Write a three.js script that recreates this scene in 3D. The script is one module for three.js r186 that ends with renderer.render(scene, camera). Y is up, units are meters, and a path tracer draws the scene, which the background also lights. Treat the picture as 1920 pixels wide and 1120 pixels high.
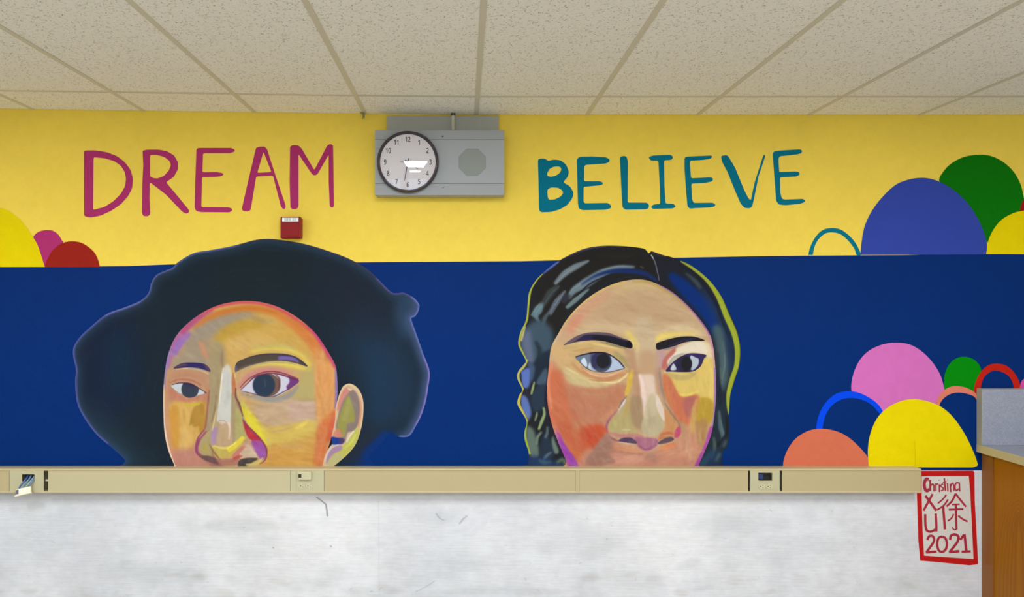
import * as THREE from 'three';
import { RoundedBoxGeometry } from 'three/addons/geometries/RoundedBoxGeometry.js';
import { mergeGeometries } from 'three/addons/utils/BufferGeometryUtils.js';
import { RectAreaLightUniformsLib } from 'three/addons/lights/RectAreaLightUniformsLib.js';

// ------------------------------------------------------------------ camera, sky, exposure
const scene = new THREE.Scene();
const FOCAL = 1387, EYE = 1.70, WALL = 4.07;              // focal length in pixels, eye height, distance to the mural wall
const camera = new THREE.PerspectiveCamera(2 * Math.atan(560 / FOCAL) * 180 / Math.PI, 1920 / 1120, 0.05, 60);
camera.position.set(0, EYE, 0);
camera.lookAt(0, EYE, -1);
camera.setViewOffset(1920, 1120, 90, -2, 1920, 1120);     // lens shift: the camera looks square at the wall
const renderer = new THREE.WebGLRenderer({ antialias: true });
renderer.toneMapping = THREE.LinearToneMapping;
renderer.toneMappingExposure = 1.0;
renderer.shadowMap.enabled = true;
RectAreaLightUniformsLib.init();
scene.background = new THREE.Color(0.62, 0.78, 1.0);      // overcast daylight outside the windows behind the camera
scene.backgroundIntensity = 3.1;
const LAMP_POWER = 18.4, LAMP_GLOW = 5.0, LAMP_COLOR = new THREE.Color(0.93, 0.965, 1.04);

// ------------------------------------------------------------------ helpers
let seed = 20211;
const rnd = () => { seed = (seed * 1664525 + 1013904223) >>> 0; return seed / 4294967296; };
const rr = (a, b) => a + (b - a) * rnd();
const clamp = (x, a, b) => Math.min(b, Math.max(a, x));
const used = {};
function numbered(n) { used[n] = (used[n] ?? -1) + 1; return used[n] ? n + '_' + String(used[n]).padStart(3, '0') : n; }
function shade(o) { o.castShadow = true; o.receiveShadow = true; return o; }
function tag(o, label, category, group) { o.userData.label = label; if (category) o.userData.category = category; if (group) o.userData.group = group; return o; }
function thing(name, label, category, pos = [0, 0, 0], group) {
  const g = new THREE.Group(); g.name = numbered(name); g.position.set(...pos); scene.add(g);
  return tag(g, label, category, group);
}
function part(name, geo, mat, parent, pos) {
  const m = shade(new THREE.Mesh(geo, mat)); m.name = name; parent.add(m);
  if (pos) m.position.set(...pos);
  return m;
}
function structure(name, geo, mat, pos) {
  const m = part(name, geo, mat, scene, pos); m.userData.kind = 'structure'; return m;
}
const boxAt = (x0, x1, y0, y1, z0, z1) => { const g = new THREE.BoxGeometry(x1 - x0, y1 - y0, z1 - z0); g.translate((x0 + x1) / 2, (y0 + y1) / 2, (z0 + z1) / 2); return g; };
function metricUV(g) {                                         // uv in metres, by the side each face looks to
  const p = g.attributes.position, n = g.attributes.normal, uv = g.attributes.uv;
  for (let i = 0; i < p.count; i++) { const a = Math.abs(n.getX(i)), b = Math.abs(n.getY(i)), c = Math.abs(n.getZ(i)); if (c >= a && c >= b) uv.setXY(i, p.getX(i), p.getY(i)); else if (b >= a) uv.setXY(i, p.getX(i), p.getZ(i)); else uv.setXY(i, p.getZ(i), p.getY(i)); }
  return g;
}
const rboxAt = (x0, x1, y0, y1, z0, z1, r = 0.003, s = 2) => { const g = new RoundedBoxGeometry(x1 - x0, y1 - y0, z1 - z0, s, r); g.translate((x0 + x1) / 2, (y0 + y1) / 2, (z0 + z1) / 2); return metricUV(g); };
// The mural is measured on a grid of U units to the metre, x from 870 units left of the room's middle, y downwards from the ceiling side.
const U = FOCAL / WALL;
const mx = (u) => (u - 870) / U, my = (v) => EYE - (v - 562) / U;
// the same measure for things that stand d metres proud of the wall
const dx = (u, d) => (u - 870) * (WALL - d) / FOCAL, dy = (v, d) => EYE - (v - 562) * (WALL - d) / FOCAL;
const hex = (r, g, b) => new THREE.Color().setRGB(r / 255, g / 255, b / 255, THREE.SRGBColorSpace);
const pairs = (s) => { const n = s.match(/-?[\d.]+/g).map(Number), p = []; for (let i = 0; i < n.length; i += 2) p.push([n[i], n[i + 1]]); return p; };
const Z = (ox, oy, k) => (s) => pairs(s).map(([x, y]) => [ox + x / k, oy + y / k]);   // points noted on an enlarged sketch of one area
const I = pairs;
function smooth(pts, closed = true, step = 6) {               // Catmull-Rom through the points
  const n = pts.length, out = [], at = (i) => closed ? pts[(i + n) % n] : pts[clamp(i, 0, n - 1)];
  for (let i = 0; i < (closed ? n : n - 1); i++) {
    const [a, b, c, d] = [at(i - 1), at(i), at(i + 1), at(i + 2)];
    for (let j = 0; j < step; j++) {
      const t = j / step, t2 = t * t, t3 = t2 * t, f = (k) => 0.5 * (2 * b[k] + (c[k] - a[k]) * t + (2 * a[k] - 5 * b[k] + 4 * c[k] - d[k]) * t2 + (3 * b[k] - a[k] - 3 * c[k] + d[k]) * t3);
      out.push([f(0), f(1)]);
    }
  }
  if (!closed) out.push(pts[n - 1]);
  return out;
}
function rounded(pts, r = 3, step = 4) {                      // polygon whose corners are rounded
  const out = [], n = pts.length;
  for (let i = 0; i < n; i++) {
    const p = pts[(i + n - 1) % n], c = pts[i], q = pts[(i + 1) % n];
    const la = Math.hypot(p[0] - c[0], p[1] - c[1]), lb = Math.hypot(q[0] - c[0], q[1] - c[1]), ra = Math.min(r, la * 0.5), rb = Math.min(r, lb * 0.5);
    const a = [c[0] + (p[0] - c[0]) * ra / la, c[1] + (p[1] - c[1]) * ra / la], b = [c[0] + (q[0] - c[0]) * rb / lb, c[1] + (q[1] - c[1]) * rb / lb];
    for (let j = 0; j <= step; j++) { const t = j / step, s = 1 - t; out.push([s * s * a[0] + 2 * s * t * c[0] + t * t * b[0], s * s * a[1] + 2 * s * t * c[1] + t * t * b[1]]); }
  }
  return out;
}
const FILM = 0.0004;                                           // one coat of paint
function film(pts, holes = [], level = 1, uvBox, cut = 876.8) {             // a coat of paint on the mural wall
  const v = ([x, y]) => new THREE.Vector2(mx(x), my(cut ? Math.min(y, cut) : y));
  const s = new THREE.Shape(pts.map(v)); for (const h of holes) s.holes.push(new THREE.Path(h.map(v)));
  const g = new THREE.ExtrudeGeometry(s, { depth: FILM * 0.85, bevelEnabled: false, curveSegments: 1 });
  g.translate(0, 0, -WALL + FILM * (level - 1));
  if (uvBox) {
    const [x0, y0, w, h] = uvBox, p = g.attributes.position, uv = g.attributes.uv;
    for (let i = 0; i < p.count; i++) uv.setXY(i, (p.getX(i) - mx(x0)) * U / w, 1 - (my(y0) - p.getY(i)) * U / h);
  }
  return g;
}

// ------------------------------------------------------------------ canvases
function canvas(w, h) { const c = document.createElement('canvas'); c.width = w; c.height = h; return c; }
function texture(c, color = true, repeat) {
  const t = new THREE.CanvasTexture(c); if (color) t.colorSpace = THREE.SRGBColorSpace;
  if (repeat) { t.wrapS = t.wrapT = THREE.RepeatWrapping; t.repeat.set(...repeat); }
  t.anisotropy = 8; return t;
}
const css = (c, a = 1) => `rgba(${c[0] | 0},${c[1] | 0},${c[2] | 0},${a})`;
class Pad {                                                    // a painter's surface measured in mural units
  constructor(x0, y0, w, h, k) { this.box = [x0, y0, w, h]; this.k = k; this.c = canvas(Math.round(w * k), Math.round(h * k)); this.g = this.c.getContext('2d'); this.g.scale(k, k); this.g.translate(-x0, -y0); this.g.lineCap = 'round'; this.g.lineJoin = 'round'; }
  path(pts) { const g = this.g; g.beginPath(); pts.forEach(([x, y], i) => i ? g.lineTo(x, y) : g.moveTo(x, y)); g.closePath(); }
  blur(b) { this.g.filter = b ? `blur(${b * this.k}px)` : 'none'; }
  clip(pts, paint) { this.g.save(); this.path(pts); this.g.clip(); paint(); this.g.restore(); }
  all(c) { this.blur(0); this.g.fillStyle = css(c); const [x, y, w, h] = this.box; this.g.fillRect(x, y, w, h); }
  fill(pts, c, b = 0.6, a = 1, sm = true) { this.blur(b); this.g.fillStyle = css(c, a); this.path(sm ? smooth(pts) : pts); this.g.fill(); this.blur(0); }
  // a brush stroke of width w (or widths from start to end) along the points, with bristle marks
  stroke(pts, c, w, b = 0.6, a = 1, bristle = 0.11) {
    const ws = Array.isArray(w) ? w : [w], p = smooth(pts, false, 8), n = p.length, L = [], R = [];
    const wide = (t) => { const s = t * (ws.length - 1), i = Math.min(ws.length - 2, Math.floor(s)); return ws.length < 2 ? ws[0] : ws[i] + (ws[i + 1] - ws[i]) * (s - i); };
    const norm = p.map((q, i) => { const A = p[Math.max(0, i - 1)], B = p[Math.min(n - 1, i + 1)], l = Math.hypot(B[0] - A[0], B[1] - A[1]) || 1; return [-(B[1] - A[1]) / l, (B[0] - A[0]) / l]; });
    p.forEach((q, i) => { const h = wide(i / (n - 1)) / 2; L.push([q[0] + norm[i][0] * h, q[1] + norm[i][1] * h]); R.unshift([q[0] - norm[i][0] * h, q[1] - norm[i][1] * h]); });
    this.blur(b); this.g.fillStyle = css(c, a); this.path(L.concat(R)); this.g.fill(); this.blur(0);
    const big = Math.max(...ws), count = Math.min(40, Math.floor(big * 0.9));
    for (let k = 0; k < count; k++) {
      const o = rr(-0.46, 0.46), j = rr(-26, 26), i0 = Math.floor(rr(0, 0.4) * n), i1 = Math.ceil(rr(0.6, 1) * n);
      this.g.strokeStyle = css(c.map((v) => clamp(v + j, 0, 255)), a * bristle); this.g.lineWidth = rr(0.6, 2); this.g.beginPath();
      for (let i = i0; i < i1; i++) { const h = wide(i / (n - 1)) * o, x = p[i][0] + norm[i][0] * h, y = p[i][1] + norm[i][1] * h; i > i0 ? this.g.lineTo(x, y) : this.g.moveTo(x, y); }
      this.g.stroke();
    }
  }
  // bristle marks of the big brush over a whole area
  brushed(x0, y0, x1, y1, angle, n, len = 30, a = 0.05, wd = 1.2) {
    const [X, Y, W, H] = this.box, q = new Pad(X, Y, W, H, this.k), g = q.g;
    for (let i = 0; i < n; i++) {
      const x = rr(x0, x1), y = rr(y0, y1), t = angle + rr(-0.3, 0.3), l = rr(0.4, 1) * len, w = rnd() < 0.5;
      g.strokeStyle = css(w ? [255, 240, 215] : [90, 50, 25], a * rr(0.3, 0.9)); g.lineWidth = rr(1.5, 6) * wd; g.beginPath(); g.moveTo(x, y);
      g.quadraticCurveTo(x + Math.cos(t) * l / 2 + rr(-3, 3), y + Math.sin(t) * l / 2 + rr(-3, 3), x + Math.cos(t) * l, y + Math.sin(t) * l); g.stroke();
    }
    this.blur(1.1); this.g.drawImage(q.c, X, Y, W, H); this.blur(0);
  }
}
// seamless value noise for plaster, roller stipple and blotches
function noiseTile(n, cells, octaves, s0) {
  const out = new Float32Array(n * n); let s = s0; const r = () => { s = (s * 1664525 + 1013904223) >>> 0; return s / 4294967296; };
  for (let o = 0, amp = 1, c = cells; o < octaves; o++, amp *= 0.55, c *= 2) {
    const lat = Float32Array.from({ length: c * c }, r);
    for (let y = 0; y < n; y++) for (let x = 0; x < n; x++) {
      const fx = x / n * c, fy = y / n * c, ix = fx | 0, iy = fy | 0, tx = fx - ix, ty = fy - iy, sx = tx * tx * (3 - 2 * tx), sy = ty * ty * (3 - 2 * ty);
      const a = lat[iy * c + ix], b = lat[iy * c + (ix + 1) % c], d = lat[((iy + 1) % c) * c + ix], e = lat[((iy + 1) % c) * c + (ix + 1) % c];
      out[y * n + x] += amp * (a + (b - a) * sx + (d - a) * sy + (a - b - d + e) * sx * sy - 0.5);
    }
  }
  return out;
}
function dataTexture(n, fn, color, repeat) {
  const d = new Uint8Array(n * n * 4);
  for (let i = 0; i < n * n; i++) { const c = fn(i); d[i * 4] = clamp(c[0], 0, 255); d[i * 4 + 1] = clamp(c[1], 0, 255); d[i * 4 + 2] = clamp(c[2], 0, 255); d[i * 4 + 3] = 255; }
  const t = new THREE.DataTexture(d, n, n); t.magFilter = THREE.LinearFilter; t.minFilter = THREE.LinearMipmapLinearFilter; t.generateMipmaps = true; t.wrapS = t.wrapT = THREE.RepeatWrapping; t.repeat.set(...repeat);
  if (color) t.colorSpace = THREE.SRGBColorSpace; t.needsUpdate = true; return t;
}
const blot = noiseTile(512, 5, 6, 11), fine = noiseTile(512, 64, 3, 23);
const stippleBump = dataTexture(512, (i) => { const v = 128 + fine[i] * 110 + blot[i] * 20; return [v, v, v]; }, false, [1.6, 1.6]);   // roller stipple on the wall
const paintTone = dataTexture(512, (i) => { const v = 248 + blot[i] * 5 + fine[i] * 4; return [v, v, v]; }, true, [0.45, 0.45]);     // uneven coverage of the coat
const paint = (r, g, b, rough = 0.6) => new THREE.MeshPhysicalMaterial({ color: hex(r, g, b), roughness: rough, specularIntensity: 0.14, map: paintTone, bumpMap: stippleBump, bumpScale: 0.0012 });
const plain = (r, g, b, rough = 0.55, more = {}) => new THREE.MeshStandardMaterial({ color: hex(r, g, b), roughness: rough, ...more });

// ------------------------------------------------------------------ the room
const XL = -4.2, XR = 4.4, ZB = 4.0, TOP = 2.85;
const ceilingY = (x) => 2.7147 + 0.0335 * Math.pow(clamp(-x / 2.55, 0, 1.7), 1.15);     // the old ceiling climbs a little towards the left
const M = {
  wall: new THREE.MeshStandardMaterial({ color: hex(228, 224, 210), roughness: 0.8, map: paintTone, bumpMap: stippleBump, bumpScale: 0.001 }),
  deck: plain(120, 118, 112, 0.95),
  floor: plain(178, 172, 162, 0.5, { map: paintTone }),
  bar: plain(210, 204, 182, 0.5),
  lens: new THREE.MeshStandardMaterial({ color: 0xffffff, roughness: 0.4, emissive: LAMP_COLOR, emissiveIntensity: LAMP_GLOW }),
  lensOff: plain(232, 234, 232, 0.35),
  white: plain(235, 235, 232, 0.45),
};
structure('floor', boxAt(XL - 0.15, XR + 0.15, -0.15, 0, -WALL - 0.2, ZB + 0.2), M.floor);
const wallBack = structure('wall_back', boxAt(XL - 0.15, XR + 0.15, 0, TOP, -WALL - 0.2, -WALL), M.wall);
structure('wall_left', boxAt(XL - 0.15, XL, 0, TOP, -WALL, ZB), M.wall);
structure('wall_right', boxAt(XR, XR + 0.15, 0, TOP, -WALL, ZB), M.wall);
{ // the window wall behind the camera
  const wins = [[-3.4, -1.5], [-0.95, 0.95], [1.5, 3.4]], y0 = 0.95, y1 = 2.35, g = [boxAt(XL - 0.15, XR + 0.15, 0, y0, ZB, ZB + 0.2), boxAt(XL - 0.15, XR + 0.15, y1, TOP, ZB, ZB + 0.2)];
  let x = XL - 0.15; for (const [a, b] of [...wins, [XR + 0.15, 0]]) { g.push(boxAt(x, a, y0, y1, ZB, ZB + 0.2)); x = b; }
  structure('wall_front', mergeGeometries(g), M.wall);
  const glass = new THREE.MeshPhysicalMaterial({ color: 0xffffff, transmission: 1, thickness: 0, roughness: 0, ior: 1.5 });
  wins.forEach(([a, b], i) => {
    const w = new THREE.Group(); w.name = 'window_' + (i + 1); w.userData.kind = 'structure'; w.position.set((a + b) / 2, (y0 + y1) / 2, ZB + 0.08); scene.add(w);
    const hw = (b - a) / 2, hh = (y1 - y0) / 2, f = 0.05;
    part('window_frame', mergeGeometries([boxAt(-hw, hw, hh - f, hh, -f, f), boxAt(-hw, hw, -hh, -hh + f, -f, f), boxAt(-hw, -hw + f, -hh + f, hh - f, -f, f), boxAt(hw - f, hw, -hh + f, hh - f, -f, f), boxAt(-0.025, 0.025, -hh + f, hh - f, -0.03, 0.03)]), M.white, w);
    for (const s of [-1, 1]) part('pane', boxAt(s > 0 ? 0.025 : -hw + f, s > 0 ? hw - f : -0.025, -hh + f, hh - f, -0.002, 0.002), glass, w);
  });
}

// ------------------------------------------------------------------ suspended ceiling
const ceiling = structure('ceiling', boxAt(XL - 0.15, XR + 0.15, TOP, TOP + 0.12, -WALL - 0.2, ZB + 0.2), M.deck);
const PITCH = 0.6096, X0 = 0.067, CROSS0 = -3.70, LONG = 1.2192, BAR = 0.024;
const tileMats = [];
{
  const N = 1024, base = noiseTile(512, 8, 4, 77);
  for (let v = 0; v < 3; v++) {
    const c = canvas(N, N), g = c.getContext('2d'), b = canvas(N, N), h = b.getContext('2d');
    g.fillStyle = 'rgb(243,240,226)'; g.fillRect(0, 0, N, N); h.fillStyle = 'rgb(200,200,200)'; h.fillRect(0, 0, N, N);
    for (let i = 0; i < 2600; i++) { g.fillStyle = css(rnd() < 0.5 ? [240, 232, 208] : [190, 182, 160], 0.16); const s = rr(2, 9); g.beginPath(); g.ellipse(rr(0, N), rr(0, N), s, s * rr(0.4, 1), rr(0, 3), 0, 7); g.fill(); }
    const fleck = (x, y, l, w, t, a) => { for (const [q, col] of [[g, css([128, 119, 96], a)], [h, css([20, 20, 20], Math.min(1, a + 0.3))]]) { q.strokeStyle = col; q.lineWidth = w; q.lineCap = 'round'; q.beginPath(); q.moveTo(x, y); q.quadraticCurveTo(x + Math.cos(t) * l * 0.5 + rr(-1.5, 1.5), y + Math.sin(t) * l * 0.5 + rr(-1.5, 1.5), x + Math.cos(t) * l, y + Math.sin(t) * l); q.stroke(); } };
    for (let i = 0; i < 5200; i++) fleck(rr(0, N), rr(0, N), rr(0.2, 2.2), rr(0.9, 2.2), rr(0, 6.3), rr(0.3, 0.85));
    for (let i = 0; i < 1700; i++) fleck(rr(0, N), rr(0, N), rr(3, 9), rr(1.6, 3.4), rr(0, 6.3), rr(0.4, 0.8));
    const t = texture(c, true, [1, 1]), u = texture(b, false, [1, 1]);
    t.offset.set(rnd(), rnd()); u.offset.copy(t.offset);
    tileMats.push(new THREE.MeshStandardMaterial({ color: 0xffffff, map: t, bumpMap: u, bumpScale: 0.0016, roughness: 0.95 }));
  }
  const lights = [];
  const slope = (x) => (ceilingY(x + 0.3) - ceilingY(x - 0.3)) / 0.6;
  const cross = [-WALL, CROSS0]; for (let z = CROSS0 + LONG; z < ZB; z += LONG) cross.push(z); cross.push(ZB);
  const lines = [XL]; for (let k = -6; k <= 7; k++) lines.push(X0 + k * PITCH); lines.push(XR);
  const cache = new Map();
  const tileGeo = (w, l) => { const key = w.toFixed(3) + l.toFixed(3); if (!cache.has(key)) { const g = new RoundedBoxGeometry(w - 0.005, 0.016, l - 0.005, 1, 0.0015), p = g.attributes.position, uv = g.attributes.uv; for (let i = 0; i < p.count; i++) uv.setXY(i, p.getX(i), p.getZ(i)); cache.set(key, g); } return cache.get(key); };
  for (let r = 0; r < cross.length - 1; r++) for (let k = 0; k < lines.length - 1; k++) {
    const xa = lines[k], xb = lines[k + 1], za = cross[r], zb = cross[r + 1], x = (xa + xb) / 2, z = (za + zb) / 2;
    if ((r === 2 || r === 4 || r === 6) && [1, 5, 9, 13].includes(k - 1) && zb - za > 1.2) { lights.push([x, z]); continue; }
    const m = part('ceiling_tile', tileGeo(xb - xa, zb - za), tileMats[Math.floor(rnd() * 3)], ceiling, [x, ceilingY(x) + 0.0105 + rr(-0.0006, 0.0006), z]);
    m.rotation.z = slope(x);
  }
  const barY = (x) => ceilingY(x);
  const mainGeo = boxAt(-BAR / 2, BAR / 2, 0, 0.0022, -WALL, ZB), webGeo = boxAt(-0.0009, 0.0009, 0.002, 0.036, -WALL, ZB);
  const tee = mergeGeometries([mainGeo, webGeo]);
  for (const x of lines.slice(1, -1)) part('main_bar', tee, M.bar, ceiling, [x, barY(x), 0]);
  const crossW = PITCH - BAR - 0.001, cg = mergeGeometries([boxAt(-crossW / 2, crossW / 2, 0, 0.0022, -BAR / 2, BAR / 2), boxAt(-crossW / 2, crossW / 2, 0.002, 0.036, -0.0009, 0.0009)]);
  for (const z of cross.slice(1, -1)) for (let k = 1; k < lines.length - 2; k++) { const x = (lines[k] + lines[k + 1]) / 2, b = part('cross_bar', cg, M.bar, ceiling, [x, barY(x) + 0.0003, z]); b.rotation.z = slope(x); }
  // a bent end of one main bar that pokes out where it meets the wall
  part('bar_end', mergeGeometries([boxAt(-0.011, 0.011, -0.004, -0.002, -0.02, 0.02), boxAt(-0.0015, 0.0015, -0.036, -0.002, -0.004, 0.004), boxAt(0.0015, 0.011, -0.03, -0.004, -0.001, 0.001)]), plain(150, 142, 96, 0.5), ceiling, [mx(681.5), ceilingY(mx(681)) + 0.001, -WALL + 0.03]);
  // recessed fluorescent fittings, one tile each
  const LIGHT_ROW = ['in the ceiling row nearest the mural', 'in the middle ceiling row', 'in the ceiling row nearest the windows'], LIGHT_COLUMN = ['far left', 'left of centre', 'right of centre', 'far right'];
  lights.forEach(([x, z], i) => {
    const y = ceilingY(x), t = thing('ceiling_light', 'recessed white rectangular fluorescent fitting ' + LIGHT_ROW[Math.floor(i / 4)] + ', ' + LIGHT_COLUMN[i % 4], 'ceiling light', [x, y, z], 'ceiling lights');
    const w = PITCH - 0.03, l = LONG - 0.03;
    part('housing', mergeGeometries([boxAt(-w / 2, w / 2, 0.06, 0.064, -l / 2, l / 2), boxAt(-w / 2, -w / 2 + 0.02, 0.003, 0.06, -l / 2, l / 2), boxAt(w / 2 - 0.02, w / 2, 0.003, 0.06, -l / 2, l / 2), boxAt(-w / 2 + 0.02, w / 2 - 0.02, 0.003, 0.06, -l / 2, -l / 2 + 0.02), boxAt(-w / 2 + 0.02, w / 2 - 0.02, 0.003, 0.06, l / 2 - 0.02, l / 2)]), M.white, t);
    part('diffuser', boxAt(-w / 2 + 0.021, w / 2 - 0.021, 0.006, 0.010, -l / 2 + 0.021, l / 2 - 0.021), i < 8 ? M.lens : M.lensOff, t);
    if (i >= 8) return;                                          // the bank by the windows is switched off
    const a = new THREE.RectAreaLight(LAMP_COLOR, LAMP_POWER, w - 0.042, l - 0.042); a.name = 'ceiling_light_glow'; a.position.set(0, 0.003, 0); a.rotation.x = -Math.PI / 2; t.add(a);
  });
}

// ------------------------------------------------------------------ wall paint: the bands of the mural
const WL = -560, WR = 2370;                                    // mural units of the side walls
const bandEdge = I('-560,496 0,498.5 150,500 240,499 320,496 500,494 690,492 820,491 980,490 1060,488 1270,483.5 1400,481 1520,479.5 1700,478.5 1780,476 1920,477 2370,477');
{
  const y = part('yellow_paint_band', film([[WL, 190], [WR, 190], ...bandEdge.slice().reverse()], [], 1), paint(254, 222, 88), wallBack);
  const b = part('blue_paint_band', film([...bandEdge, [WR, 883], [1300, 882], [WL, 880]], [], 1, null, 0), paint(0, 44, 112, 0.5), wallBack);
  tag(y, 'yellow painted band across the top of the wall'); tag(b, 'dark blue painted band across the middle of the wall');
  // repainted, scuffed white strip below the raceway
  const c = canvas(2048, 300), g = c.getContext('2d'), k = 2048 / 2930, X = (u) => (u - WL) * k, Y = (v) => (v - 875) * k * 1.6;
  g.fillStyle = 'rgb(238,238,238)'; g.fillRect(0, 0, 2048, 300);
  const im = g.getImageData(0, 0, 2048, 300), d = im.data;
  for (let py = 0; py < 300; py++) for (let px = 0; px < 2048; px++) {
    const n = blot[((py * 0.75 | 0) % 512) * 512 + ((px * 1.2 | 0) % 512)], n2 = blot[((py * 0.25 + 90 | 0) % 512) * 512 + ((px * 0.4 + 200 | 0) % 512)], f = fine[(py % 512) * 512 + (px % 512)];
    const low = clamp((py / 300 - 0.5) * 2, 0, 1), i = (py * 2048 + px) * 4, v = 226 + clamp(n, -0.5, 0.22) * 16 * (0.7 + low) + clamp(n2, -0.6, 0.15) * 20 + f * 7;
    d[i] = clamp(v + n2 * 4, 0, 255); d[i + 1] = clamp(v, 0, 255); d[i + 2] = clamp(v - n2 * 5 + 1, 0, 255);
  }
  g.putImageData(im, 0, 0);
  const smudge = (u, v, w, h, col, a, t = 0) => { g.filter = `blur(${Math.max(2, h * 0.35)}px)`; g.fillStyle = css(col, a); g.beginPath(); g.ellipse(X(u), Y(v), w * k, h * k * 1.6, t, 0, 7); g.fill(); g.filter = 'none'; };
  for (const [u, v, w, h, a] of [[60, 1010, 60, 30, 0.12], [450, 985, 70, 14, 0.28], [320, 1080, 70, 20, 0.22], [240, 1065, 50, 18, 0.15], [700, 1110, 60, 10, 0.25], [880, 1050, 30, 24, 0.2], [1030, 1025, 24, 18, 0.22], [1370, 985, 60, 26, 0.17], [1500, 1020, 80, 20, 0.13], [1190, 1090, 60, 20, 0.18], [60, 955, 30, 14, 0.1], [480, 1035, 40, 20, 0.12], [940, 1110, 120, 8, 0.25], [560, 1095, 60, 16, 0.15], [1680, 1100, 80, 18, 0.1], [820, 970, 26, 14, 0.16], [1120, 1020, 40, 22, 0.14]]) smudge(u, v, w, h, [165, 170, 168], a * 0.9);
  for (let i = 0; i < 70; i++) smudge(rr(-100, 1900), rr(1075, 1130), rr(6, 22), rr(3, 9), rnd() < 0.5 ? [172, 166, 152] : [178, 180, 180], rr(0.08, 0.25), rr(-1, 1));
  for (let i = 0; i < 160; i++) smudge(rr(-100, 1900), rr(950, 1125), rr(8, 30), rr(6, 18), rnd() < 0.6 ? [232, 234, 235] : [198, 201, 202], rr(0.12, 0.4), rr(-1.5, 1.5));
  const scratch = (pts, w, a) => { g.strokeStyle = css([120, 122, 122], a); g.lineWidth = w; g.lineCap = 'round'; g.beginPath(); pts.forEach(([u, v], i) => i ? g.lineTo(X(u), Y(v)) : g.moveTo(X(u), Y(v))); g.stroke(); };
  scratch(I('594,933 601,938 611,946 613,958 614,968'), 1.8, 0.8);
  scratch(I('818,964 824,972 832,976'), 2.5, 0.3); scratch(I('862,982 868,974 875,968'), 3, 0.3); scratch(I('780,1110 800,1100 815,1090'), 1.5, 0.3); scratch(I('710,940 711,1118'), 0.8, 0.15);
  for (let i = 0; i < 60; i++) { const u = rr(0, 1720), v = rr(950, 1118); scratch([[u, v], [u + rr(-6, 6), v + rr(-4, 4)]], rr(0.5, 1.4), rr(0.1, 0.35)); }
  scratch([[620, 1024], [621, 1026]], 2.2, 0.5); scratch([[512, 1027], [513, 1028]], 2.0, 0.5);
  const w = part('white_paint_band', film([[WL, 880], [1300, 882], [WR, 883], [WR, 1141], [WL, 1141]], [], 1, [WL, 875, 2930, 300 / (k * 1.6)], 0), new THREE.MeshStandardMaterial({ map: texture(c), roughness: 0.7, bumpMap: stippleBump, bumpScale: 0.001 }), wallBack);
  tag(w, 'scuffed white painted strip under the beige raceway');
}

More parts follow.
